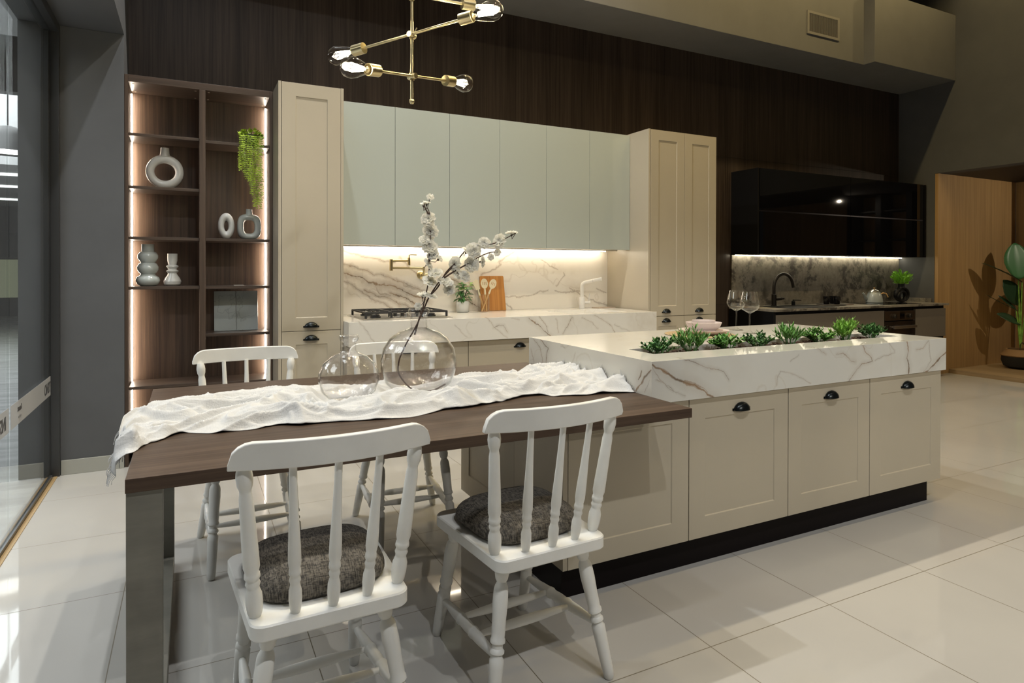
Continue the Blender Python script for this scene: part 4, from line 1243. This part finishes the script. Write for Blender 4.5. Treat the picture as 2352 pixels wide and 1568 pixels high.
# ================================================================== chairs
LEG = [(0, 0.0125), (0.03, 0.0165), (0.07, 0.0185), (0.105, 0.0160), (0.125, 0.0118), (0.15, 0.0165), (0.17, 0.0185), (0.25, 0.0195), (0.36, 0.0175), (0.44, 0.0172), (0.475, 0.0165), (0.485, 0.0188), (0.505, 0.0188), (0.515, 0.0138), (0.54, 0.0135),
       (0.555, 0.0180), (0.57, 0.0182), (0.58, 0.0140), (0.595, 0.0140), (0.61, 0.0182), (0.66, 0.0178), (0.80, 0.0165), (0.94, 0.0150), (0.985, 0.0135), (1.0, 0.009)]
POST = [(0, 0.0115), (0.03, 0.0150), (0.09, 0.0170), (0.15, 0.0165), (0.19, 0.0125), (0.205, 0.0125), (0.225, 0.0150), (0.245, 0.0130), (0.255, 0.0130), (0.27, 0.0158), (0.295, 0.0150), (0.305, 0.0135), (0.34, 0.0165), (0.45, 0.0160), (0.65, 0.0145), (0.80, 0.0135),
        (0.835, 0.0115), (0.85, 0.0115), (0.88, 0.0150), (0.93, 0.0165), (0.97, 0.0150), (1.0, 0.012)]
SPIN = [(0, 0.010), (0.03, 0.0125), (0.09, 0.0148), (0.15, 0.0142), (0.19, 0.0108), (0.205, 0.0108), (0.225, 0.0130), (0.245, 0.0112), (0.255, 0.0112), (0.27, 0.0137), (0.295, 0.0130), (0.305, 0.0118), (0.35, 0.0145), (0.45, 0.0138), (0.65, 0.0108), (0.85, 0.0088), (1.0, 0.0085)]
RAIL = [(0, 0.007), (0.06, 0.009), (0.25, 0.0135), (0.36, 0.0145), (0.375, 0.0165), (0.395, 0.0165), (0.41, 0.0135), (0.5, 0.0150), (0.59, 0.0135), (0.605, 0.0165), (0.625, 0.0165), (0.64, 0.0145), (0.75, 0.0135), (0.94, 0.009), (1, 0.007)]
CROSS = [(0, 0.006), (0.12, 0.009), (0.35, 0.0128), (0.5, 0.0135), (0.65, 0.0128), (0.88, 0.009), (1, 0.006)]


LEG, POST, SPIN, RAIL, CROSS = ([(q, r * k) for q, r in L] for L, k in ((LEG, 1.16), (POST, 1.15), (SPIN, 1.06), (RAIL, 1.14), (CROSS, 1.14)))


def seat_outline(n=8):
    pts = []
    for cx, cy, r, a0 in ((0.172, 0.185, 0.035, 0), (-0.172, 0.185, 0.035, 90), (-0.155, -0.180, 0.035, 180), (0.155, -0.180, 0.035, 270)):
        for k in range(n + 1):
            a = math.radians(a0 + 90 * k / n)
            pts.append((cx + r * math.cos(a), cy + r * math.sin(a)))
    return pts


def make_chair(loc, rz, label):
    t = thing('dining_chair', label, 'chair', (0, 0, 0), 'white spindle-back chairs round the dining table')
    zs = 0.450
    poly = seat_outline()
    b = MB().rings([[(x * 0.985, y * 0.985, zs - 0.038) for x, y in poly], [(x, y, zs - 0.034) for x, y in poly], [(x, y, zs - 0.004) for x, y in poly], [(x * 0.985, y * 0.985, zs) for x, y in poly]])
    obj('seat', b, M_CHAIR, t, smooth=35)
    feet = {}
    for sx in (-1, 1):
        f0, f1 = Vector((sx * 0.150, 0.165, zs - 0.0385)), Vector((sx * 0.172, 0.275, 0.0))
        r0, r1 = Vector((sx * 0.138, -0.140, zs - 0.0385)), Vector((sx * 0.205, -0.205, 0.0))
        obj('leg', MB().along(f0, f1, LEG, 16), M_CHAIR, t, smooth=40)
        obj('leg', MB().along(r0, r1, LEG, 16), M_CHAIR, t, smooth=40)
        feet[sx] = (f0.lerp(f1, 0.66), r0.lerp(r1, 0.60))
        obj('stretcher', MB().along(feet[sx][0], feet[sx][1], RAIL, 14), M_CHAIR, t, smooth=40)
    for s in (0.36, 0.66):
        obj('stretcher', MB().along(feet[-1][0].lerp(feet[-1][1], s), feet[1][0].lerp(feet[1][1], s), CROSS, 14), M_CHAIR, t, smooth=40)
    for i, u in enumerate((-1, -0.5, 0, 0.5, 1)):
        p0 = (0.173 * u, -0.192 + 0.036 * u * u, zs + 0.0004)
        p1 = (0.204 * u, -0.250 + 0.040 * u * u, 0.820)
        obj('spindle', MB().along(p0, p1, POST if abs(u) == 1 else SPIN, 16), M_CHAIR, t, smooth=40)
    n = 28
    top, bot = [], []
    rings = []
    hw, zb, zt = 0.238, 0.817, 0.880
    for i in range(n + 1):
        u = -1 + 2 * i / n
        u = math.copysign(1 - (1 - abs(u)) ** 1.25, u) if abs(u) > 0 else 0
        x = hw * u
        e = max(0, (abs(x) - (hw - 0.055)) / 0.055)
        z1 = zt - 0.052 * (1 - math.sqrt(max(0, 1 - e * e)))
        yc = -0.259 + 0.050 * u * u
        ln = 0.10 * u
        rings.append([(x + ln * 0.011, yc - 0.011, zb), (x - ln * 0.011, yc + 0.011, zb), (x - ln * 0.011, yc + 0.011 - 0.006, z1), (x + ln * 0.011, yc - 0.011 - 0.006, z1)])
    obj('top_rail', MB().rings(rings), M_CHAIR, t, bev=0.0025, smooth=30)
    t.location = loc
    t.rotation_euler = (0, 0, rz)
    return t


CA, CB, CC, CD = (0.304, 1.762), (0.945, 1.808), (0.245, 3.125), (0.945, 3.050)
ch = make_chair((CA[0], CA[1], 0), math.radians(1.6), 'white spindle-back chair with cushion beside the steel table leg')
dup(ch, (CB[0], CB[1], 0), math.radians(2.5), 'white spindle-back chair with cushion beside the island cabinet')
dup(ch, (CC[0], CC[1], 0), math.radians(180), 'white spindle-back chair across the table in front of the shelving')
dup(ch, (CD[0], CD[1], 0), math.radians(176), 'white spindle-back chair across the table behind the glass vases')


def make_cushion(loc, rz, label):
    n, k = 56, 10
    rings = []
    for i in range(k + 1):
        ph = -PI / 2 * 0.55 + (PI / 2 * 1.55) * i / k if i < k else PI / 2
        ph = -0.5 + (PI / 2 + 0.5) * i / k
        cr = math.cos(ph) ** 0.62 if ph < PI / 2 - 1e-6 else 0.0
        z = (0.060 * math.sin(ph) ** 1.0 if ph > 0 else 0.020 * math.sin(ph) / math.sin(0.5))
        ring = []
        for j in range(n):
            a = 2 * PI * j / n
            c, s = math.cos(a), math.sin(a)
            x = math.copysign(abs(c) ** 0.55, c) * 0.176 * max(cr, 0.001)
            y = math.copysign(abs(s) ** 0.55, s) * 0.165 * max(cr, 0.001)
            x *= 1.0 + 0.05 * (y / 0.165)
            ring.append((x, y, 0.021 + z))
        rings.append(ring)
    o = obj('seat_cushion', MB().rings(rings), M_CUSH, None, smooth=60)
    o.location = loc
    o.rotation_euler = (0, 0, rz)
    return tag(o, label, 'cushion', 'charcoal seat cushions')


cu = make_cushion((CA[0] - 0.003, CA[1] + 0.010, 0.4505), math.radians(1.6), 'charcoal woven cushion on the chair beside the steel table leg')
c2 = cu.copy()
C.objects.link(c2)
c2.location = (CB[0] - 0.002, CB[1] + 0.012, 0.4505)
c2.rotation_euler = (0, 0, math.radians(3.5))
c2['label'] = 'charcoal woven cushion on the chair beside the island cabinet'

# ================================================================== chandelier
HX, HY = 0.784, 2.432
t = thing('chandelier', 'brass branching chandelier with bare filament bulbs over the dining table', 'chandelier', (HX, HY, 1.93))
obj('stem', MB().along((HX, HY, 1.935), (HX, HY, 5.30), [(0, 0.007), (1, 0.007)], 14), M_BRASS, t, smooth=40)
obj('finial', MB().lathe([(0.0, -0.012), (0.007, -0.010), (0.0105, -0.002), (0.009, 0.006), (0.0, 0.01)], (HX, HY, 1.933), 18, cap0=False, cap1=False), M_BRASS, t, smooth=60)
BULB = [(0.0, 0.0135), (0.08, 0.0150), (0.25, 0.0200), (0.5, 0.0300), (0.68, 0.0345), (0.82, 0.0320), (0.92, 0.0230), (0.98, 0.0105), (1.0, 0.001)]
for eL, eR in (((0.598, 2.302, 1.993), (0.982, 2.534, 2.067)), ((0.612, 2.610, 2.168), (0.926, 2.227, 2.218)), ((0.545, 2.433, 2.340), (1.017, 2.429, 2.354)), ((0.70, 2.21, 2.60), (0.866, 2.65, 2.60))):
    eL, eR = Vector(eL), Vector(eR)
    d = (eR - eL).normalized()
    sd = Vector((-d.y, d.x, 0)).normalized()
    z = (eL.z + eR.z) / 2
    c = (eL + eR) / 2
    c = c + sd * (Vector((HX, HY, z)) - c).dot(sd) - sd * 0.013
    hl = (eR - eL).length / 2 - 0.024
    arm = obj('arm', MB().along(c - d * hl, c + d * hl, [(0, 0.0055), (1, 0.0055)], 12), M_BRASS, t, smooth=40)
    obj('clamp', MB().along(c - sd * 0.010, c + sd * 0.028, [(0, 0.0115), (1, 0.0115)], 18).lathe([(0.011, -0.013), (0.011, 0.013)], (HX, HY, z), 16), M_BRASS, arm, smooth=40)
    obj('thumbscrew', MB().along(c + sd * 0.02 + Vector((0, 0, 0.004)), c + sd * 0.028 + d * 0.012 + Vector((0, 0, 0.032)), [(0, 0.0025), (1, 0.0025)], 8), M_BRASS, arm)
    for s in (-1, 1):
        e = c + d * (s * hl)
        obj('socket', MB().along(e - d * s * 0.008, e + d * s * 0.052, [(0, 0.006), (0.10, 0.006), (0.12, 0.0225), (1.0, 0.0225), (1.0, 0.0195), (0.55, 0.0195)], 28), M_BRASS, t, smooth=40)
        q = e + d * s * 0.042
        bu = obj('bulb', MB().along(q, q + d * s * 0.135, [(q_, r_ * 1.13) for q_, r_ in BULB], 28), M_AMBER, t, smooth=60)
        fil = MB()
        for k in range(6):
            a = k * PI / 3 + 0.4
            offs = (sd * math.cos(a) + Vector((0, 0, 1)) * math.sin(a))
            fil.along(q + d * s * 0.035 + offs * 0.006, q + d * s * 0.092 + offs * 0.0150, [(0, 0.0032), (1, 0.0032)], 8)
        obj('filament', fil, M_BULB, bu)
        obj('bulb_cap', MB().along(q - d * s * 0.004, q + d * s * 0.026, [(0, 0.0125), (0.6, 0.0125), (0.75, 0.007), (1, 0.005)], 16), M_BRASS, bu, smooth=40)

# ================================================================== dark kitchen
t = thing('backsplash', 'mottled dark stone backsplash panel behind the black tap and cups', 'backsplash', (6.3, 5.03, 0.88))
obj('panel', MB().box(5.2005, 7.4445, 5.030, 5.0455, 0.8765, 1.4285), M_DSTONE, t)
o = obj('backsplash_return', MB().box(7.4455, 8.105, 5.024, 5.0455, 0.8765, 1.4285), M_DSTONE)
tag(o, 'narrow mottled stone panel behind the kettle and ring vase', 'backsplash')
o = obj('light_strip', MB().box(5.21, 8.10, 4.985, 4.997, 1.421, 1.4288), M_LED3)
tag(o, 'white light strip glowing under the black wall cabinets', 'light')
lab = ('black gloss wall cabinet above the black arched tap', 'black gloss wall cabinet above the kettle against the grey wall')
for i, (x0, x1) in enumerate(((5.2005, 6.667), (6.669, 8.098))):
    t = thing('wall_cabinet', lab[i], 'cabinet', ((x0 + x1) / 2, 4.86, 1.43), 'black gloss wall cabinets')
    a0, a1 = (x0 + 0.031, x1) if i == 0 else (x0, x1 - 0.06)
    obj('carcass', MB().box(x0 + 0.0225 if i == 0 else x0, x1 if i == 0 else x1 - 0.0225, 4.708, 5.0455, 1.4295, 2.318), M_BLACKM, t)
    obj('side_panel', MB().box(x0, x0 + 0.022, 4.686, 5.0455, 1.429, 2.320) if i == 0 else MB().box(x1 - 0.022, x1, 4.686, 5.0455, 1.429, 2.320), M_BLACKM, t, bev=0.001)
    for z0, z1 in ((1.430, 1.874), (1.888, 2.319)):
        obj('door', MB().box(a0 + 0.002, a1 - 0.002, 4.686, 4.706, z0, z1), M_BLACKG, t, bev=0.0012)
    obj('profile', MB().box(a0 + 0.002, a1 - 0.002, 4.690, 4.7075, 1.8745, 1.8875), plain('dark_profile', (0.04, 0.035, 0.04), 0.3, 0.6), t)

o = obj('worktop', MB().box(5.150, 8.110, 4.420, 5.0235, 0.852, 0.876), M_DSTONE, None, bev=0.001)
tag(o, 'thin dark stone worktop below the black wall cabinets', 'worktop')
o = obj('upstand', MB().box(8.096, 8.1195, 4.62, 5.023, 0.8765, 0.925), M_DSTONE)
tag(o, 'low stone upstand along the grey wall beside the ring vase', 'upstand')
t = thing('base_cabinet', 'taupe handleless base cabinet below the black tap', 'cabinet', (5.75, 4.75, 0), 'taupe base cabinets under the stone worktop')
obj('side_panel', MB().box(5.152, 5.184, 4.440, 5.02, 0, 0.8515), M_BLACKM, t, bev=0.001)
obj('carcass', MB().box(5.1845, 6.333, 4.470, 5.02, 0.08, 0.8515), M_BLACKM, t)
obj('door', MB().box(5.187, 6.332, 4.442, 4.4695, 0.09, 0.818), M_TAUPE, t, bev=0.001)
t = thing('base_cabinet', 'narrow taupe base cabinet between the black tap unit and the oven', 'cabinet', (6.62, 4.75, 0), 'taupe base cabinets under the stone worktop')
obj('carcass', MB().box(6.335, 6.908, 4.470, 5.02, 0.08, 0.8515), M_BLACKM, t)
obj('door', MB().box(6.337, 6.906, 4.442, 4.4695, 0.09, 0.816), M_TAUPE, t, bev=0.001)
t = thing('base_cabinet', 'taupe drawer cabinet between the oven and the oak alcove', 'cabinet', (7.78, 4.75, 0), 'taupe base cabinets under the stone worktop')
obj('carcass', MB().box(7.484, 8.085, 4.470, 5.02, 0.08, 0.8515), M_BLACKM, t)
obj('drawer', MB().box(7.486, 8.078, 4.442, 4.4695, 0.485, 0.818), M_TAUPE, t, bev=0.001)
obj('drawer', MB().box(7.486, 8.078, 4.442, 4.4695, 0.09, 0.455), M_TAUPE, t, bev=0.001)
t = thing('built_in_oven', 'built-in bronze-fronted oven with bar handle under the worktop', 'oven', (7.195, 4.75, 0.2))
obj('body', MB().box(6.915, 7.478, 4.470, 5.0, 0.20, 0.8515), M_BLACKM, t)
obj('control_panel', MB().box(6.918, 7.475, 4.443, 4.4695, 0.701, 0.806), plain('bronze_steel', (0.22, 0.17, 0.13), 0.22, 0.9), t, bev=0.001)
obj('door', MB().box(6.918, 7.475, 4.443, 4.4695, 0.205, 0.690), plain('oven_glass', (0.10, 0.075, 0.06), 0.12, 0.8), t, bev=0.001)
obj('display', MB().box(7.195, 7.275, 4.4415, 4.4428, 0.715, 0.800), M_BLACKG, t)
for x in (7.075, 7.355):
    obj('knob', MB().along((x, 4.4428, 0.750), (x, 4.412, 0.750), [(0, 0.026), (0.8, 0.026), (0.81, 0.022), (1, 0.020)], 20), M_STEELBLK, t, smooth=40)
hb = MB().box(7.02, 7.44, 4.395, 4.412, 0.612, 0.644)
hb.box(7.04, 7.06, 4.412, 4.4428, 0.62, 0.636)
hb.box(7.40, 7.42, 4.412, 4.4428, 0.62, 0.636)
obj('handle', hb, M_STEEL, t, bev=0.002)

ZB = 0.8765
t = thing('sink', 'flush black sink bowl set in the dark stone worktop', 'sink', (5.75, 4.62, ZB))
obj('rim', slab_with_hole(5.42, 6.16, 4.45, 4.86, ZB - 0.0003, ZB + 0.004, 5.44, 6.14, 4.47, 4.84, ZB + 0.001), M_BLACKM, t)
t = thing('kitchen_tap', 'black arched swan-neck tap on the dark worktop', 'tap', (5.68, 4.885, ZB))
x, y = 5.675, 4.885
obj('body', MB().lathe([(0.032, 0), (0.032, 0.005), (0.026, 0.008), (0.026, 0.125), (0.018, 0.13)], (x, y, ZB), 20), M_STEELBLK, t, smooth=40)
R = 0.150
pts = [(x, y, ZB + 0.12), (x, y, 1.08)] + [(x + R - R * math.cos(a), y, 1.075 + R * math.sin(a)) for a in [PI * k / 16 for k in range(1, 15)]] + [(x + 2 * R + 0.005, y, 1.075 - 0.0)]
obj('spout', MB().tube(pts, 0.0165, 14), M_STEELBLK, t, smooth=60)
obj('lever', MB().along((x + 0.02, y - 0.01, 0.95), (x + 0.13, y - 0.02, 0.955), [(0, 0.016), (0.7, 0.016), (0.72, 0.011), (1, 0.011)], 14), M_STEELBLK, t, smooth=40)
t = thing('soap_dispenser', 'small black soap dispenser behind the flush sink', 'soap dispenser', (5.98, 4.885, ZB))
obj('body', MB().lathe([(0.020, 0), (0.020, 0.045), (0.008, 0.05), (0.008, 0.062), (0.0, 0.062)], (5.98, 4.885, ZB), 16, cap1=False), M_BLACKM, t, smooth=40)
obj('nozzle', MB().along((5.975, 4.885, ZB + 0.058), (6.075, 4.86, ZB + 0.055), [(0, 0.006), (1, 0.004)], 10), M_BLACKM, t, smooth=40)
t = thing('serving_board', 'round dark serving board under the black cups', 'board', (6.42, 4.74, ZB))
obj('disc', MB().lathe([(0.150, 0.0), (0.154, 0.006), (0.150, 0.012), (0.0, 0.012)], (6.42, 4.74, ZB + 0.0003), 40, cap1=False), plain('board_dark', (0.03, 0.026, 0.022), 0.5), t, smooth=40)
obj('handle', MB().box(6.55, 6.69, 4.655, 4.685, ZB + 0.0005, ZB + 0.011), plain('board_bronze', (0.16, 0.11, 0.08), 0.4), t, bev=0.003)
for (cx, cy), l in (((6.345, 4.745), 'glossy black cup standing closest to the arched tap'), ((6.445, 4.690), 'glossy black cup standing in the middle of the serving board'), ((6.505, 4.785), 'glossy black cup standing closest to the kettle')):
    t = thing('cup', l, 'cup', (cx, cy, ZB + 0.0125), 'black cups on the serving board')
    obj('body', MB().lathe([(0.026, 0), (0.030, 0.004), (0.040, 0.085), (0.0375, 0.085), (0.027, 0.008), (0.0, 0.007)], (cx, cy, ZB + 0.0125), 28, cap1=False), M_BLACKG, t, smooth=40)
    obj('handle', MB().tube([(cx + 0.034, cy, ZB + 0.080), (cx + 0.058, cy - 0.004, ZB + 0.076), (cx + 0.060, cy - 0.004, ZB + 0.054), (cx + 0.031, cy, ZB + 0.040)], 0.0042), M_BLACKG, t, smooth=60)
o = obj('glass_hob', MB().box(6.93, 7.66, 4.48, 4.93, ZB + 0.0002, ZB + 0.005), M_BLACKG, None, bev=0.001)
tag(o, 'flat black glass hob set on the dark worktop under the kettle', 'hob')
t = thing('kettle', 'pale grey enamel stovetop kettle on the black glass hob', 'kettle', (7.27, 4.80, ZB + 0.0055))
kx, ky, kz = 7.27, 4.80, ZB + 0.0055
ken = painted('kettle_enamel', (0.36, 0.40, 0.42), 0.15, 0.03)
q = Vector((0.892, -0.452, 0))
kc = Vector((kx, ky, kz))
obj('body', MB().lathe([(0.088, 0.0), (0.093, 0.006), (0.092, 0.035), (0.080, 0.090), (0.066, 0.118), (0.063, 0.124), (0.056, 0.124)], (kx, ky, kz), 36, cap1=True), ken, t, smooth=40)
obj('lid', MB().lathe([(0.061, 0.0), (0.063, 0.004), (0.045, 0.022), (0.015, 0.034), (0.0, 0.035)], (kx, ky, kz + 0.1245), 30, cap1=False), M_STEEL, t, smooth=50)
obj('knob', MB().lathe([(0.005, 0), (0.005, 0.007), (0.011, 0.013), (0.009, 0.021), (0.0, 0.023)], (kx, ky, kz + 0.1585), 16, cap1=False), M_BEECH, t, smooth=50)
obj('spout', MB().tube([kc - q * 0.075 + Vector((0, 0, 0.035)), kc - q * 0.105 + Vector((0, 0, 0.058)), kc - q * 0.118 + Vector((0, 0, 0.095)), kc - q * 0.136 + Vector((0, 0, 0.115))], [0.024, 0.018, 0.012, 0.010], 14), ken, t, smooth=50)
obj('handle', MB().tube([kc + q * 0.068 + Vector((0, 0, 0.098)), kc + q * 0.105 + Vector((0, 0, 0.115)), kc + q * 0.14 + Vector((0, 0, 0.108)), kc + q * 0.165 + Vector((0, 0, 0.066))], [0.009, 0.008, 0.008, 0.007], 10), M_BEECH, t, smooth=50)
t = thing('ring_vase', 'black double-ring vase holding bright green sprigs', 'vase', (7.80, 4.80, ZB))
Y = 4.80
b = MB()
ring_vase(b, 7.80, 0.972, 0.135, 0.0955, 0.088, 0.060, 0.030)
o = obj('body', b, M_BLACKM, t, smooth=60)
Y = 4.775
b = MB()
ring_vase(b, 7.765, 0.952, 0.088, 0.075, 0.045, 0.040, 0.024)
obj('inner_ring', b, M_BLACKM, t, smooth=60)
obj('neck', MB().lathe([(0.045, 0.175), (0.036, 0.19), (0.036, 0.225), (0.030, 0.225), (0.028, 0.19)], (7.785, 4.795, ZB), 24), M_BLACKM, t, smooth=40)
rnd = random.Random(31)
o = obj('green_sprigs', bush_leaves(rnd, (7.785, 4.795, 1.10), 260, 0.115, 0.145, 0.045, 0.02, 0.8, 0.115), plain('sprig_green', (0.22, 0.52, 0.04), 0.5), None, smooth=0)
tag(o, 'bright green leafy sprigs standing in the black ring vase', 'plant')
o['kind'] = 'thing'
st = MB()
for i in range(9):
    a = i * 0.7
    st.tube([(7.785, 4.795, 1.06), (7.785 + 0.03 * math.cos(a), 4.795 + 0.02 * math.sin(a), 1.12), (7.785 + 0.10 * math.cos(a), 4.795 + 0.06 * math.sin(a), 1.19)], 0.002, 5)
obj('stems', st, M_GREEN2, o)

# ================================================================== bulkhead vent
t = thing('air_vent', 'rectangular grey air vent grille with vertical fins on the bulkhead', 'vent', (5.94, 4.49, 3.83))
x0, x1, z0, z1, y = 5.685, 6.185, 3.715, 3.955, 4.4945
b = MB()
for a in ((x0, x1, z0, z0 + 0.026), (x0, x1, z1 - 0.026, z1), (x0, x0 + 0.028, z0 + 0.026, z1 - 0.026), (x1 - 0.028, x1, z0 + 0.026, z1 - 0.026)):
    b.box(a[0], a[1], y - 0.010, y, a[2], a[3])
obj('frame', b, plain('vent_grey', (0.20, 0.195, 0.185), 0.5), t)
obj('backing', MB().box(x0 + 0.028, x1 - 0.028, y - 0.003, y, z0 + 0.026, z1 - 0.026), M_CEIL, t)
b = MB()
for i in range(26):
    xx = x0 + 0.036 + i * 0.0172
    b.box(xx, xx + 0.006, y - 0.009, y - 0.0032, z0 + 0.026, z1 - 0.026)
obj('fins', b, plain('vent_fin', (0.13, 0.125, 0.12), 0.5), t)

# ================================================================== alcove: plant and lit shelving
t = thing('potted_tree', 'dark broad-leaved plant in a woven basket on the alcove floor', 'plant', (9.18, 4.20, 0.05))
bx, by = 9.22, 4.19
o = obj('basket', MB().lathe([(0.10, 0.0), (0.17, 0.03), (0.195, 0.10), (0.19, 0.155)], (bx, by, 0.0505), 36, cap1=False), plain('basket_black', (0.012, 0.011, 0.010), 0.8), t, smooth=40)
o['label'] = 'black lower half of the basket'
o = obj('basket_rim', MB().lathe([(0.192, 0.152), (0.205, 0.165), (0.15, 0.225), (0.145, 0.24), (0.13, 0.24), (0.135, 0.22), (0.17, 0.16)], (bx, by, 0.0505), 36), plain('basket_straw', (0.28, 0.17, 0.08), 0.8), t, smooth=30)
o['label'] = 'straw-coloured upper half of the basket'
obj('basket_handle', MB().tube([(bx - 0.12, by - 0.05, 0.28), (bx - 0.13, by - 0.06, 0.36), (bx - 0.09, by - 0.06, 0.385), (bx - 0.05, by - 0.06, 0.36)], 0.006), plain('basket_dark', (0.05, 0.035, 0.02), 0.8), t, smooth=50)
obj('soil', MB().lathe([(0.128, 0.0), (0.0, 0.004)], (bx, by, 0.26), 24, cap1=False), M_BARK, t)


def big_leaf(base, tip, W, nrm, bend, m, stem_from):
    base, tip = Vector(base), Vector(tip)
    d = tip - base
    L = d.length
    d.normalize()
    nrm = Vector(nrm)
    nrm = (nrm - d * nrm.dot(d)).normalized()
    side = d.cross(nrm)
    b = MB()
    rows = []
    for i in range(15):
        s = i / 14
        wv = W * math.sin(PI * min(0.999, s * 0.96 + 0.03)) ** 0.75 / 2
        c = base + d * (L * s) - nrm * (bend * L * s * s)
        rows.append([c + side * (wv * k) + nrm * (0.14 * abs(wv * k) + (0.004 if (i % 2) else 0) * abs(k)) for k in (-1, -0.6, -0.25, 0, 0.25, 0.6, 1)])
    b.rings(rows, closed=False)
    lf = obj('leaf', b, m, t, smooth=0, solid=0.002)
    f = Vector(stem_from)
    obj('stalk', MB().tube([f, f.lerp(base, 0.55) + Vector((0, 0, 0.05)), base], [0.011, 0.008, 0.006], 8), M_GREEN2, lf, smooth=50)


F0 = (bx, by, 0.30)
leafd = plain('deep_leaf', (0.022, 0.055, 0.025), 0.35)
leafg = plain('leaf_painted_lit', (0.06, 0.19, 0.07), 0.4)  # brighter copy of the same plant's leaf green, light painted into the colour
big_leaf((9.27, 4.20, 1.12), (8.835, 4.40, 1.405), 0.16, (0.3, -0.5, 0.9), 0.10, leafd, F0)
big_leaf((9.25, 4.23, 1.16), (9.30, 4.28, 1.62), 0.34, (-0.5, -0.8, 0.1), 0.05, leafg, F0)
big_leaf((9.22, 4.24, 0.78), (9.02, 4.33, 0.96), 0.07, (0.2, -0.9, 0.2), 0.05, leafd, F0)
big_leaf((9.28, 4.24, 0.84), (9.08, 4.30, 1.15), 0.24, (-0.3, -0.9, 0.1), 0.05, leafd, F0)
big_leaf((9.24, 4.22, 0.76), (8.84, 4.40, 0.945), 0.035, (0.2, -0.3, 0.9), -0.05, leafd, F0)
big_leaf((9.26, 4.20, 0.60), (8.99, 4.33, 0.735), 0.15, (0.1, -0.8, 0.5), 0.05, leafd, F0)
big_leaf((9.30, 4.15, 0.95), (9.62, 3.95, 1.35), 0.24, (0.1, -0.8, 0.4), 0.08, leafg, F0)

t = thing('display_shelf', 'lit oak display niche reflected in the black gloss cabinets', 'shelving', (9.72, 3.1, 0.05))
for y in (2.62, 3.10, 3.58):
    obj('upright', MB().box(9.58, 9.8915, y - 0.045, y + 0.045, 0.0505, 2.449), M_BLACKM, t)
obj('back_panel', MB().box(9.87, 9.8915, 2.665, 3.535, 0.0505, 2.449), M_OAK, t)
for z in (0.6, 1.35, 1.75, 2.2):
    for y0, y1 in ((2.666, 3.054), (3.146, 3.534)):
        obj('shelf', MB().box(9.60, 9.8695, y0, y1, z - 0.02, z), M_BLACKM, t)
for y in (3.05, 3.53):
    obj('light_strip', MB().box(9.845, 9.857, y - 0.012, y - 0.002, 0.1, 2.44), emitter('alcove_led', (1, 0.82, 0.58), 14), t)
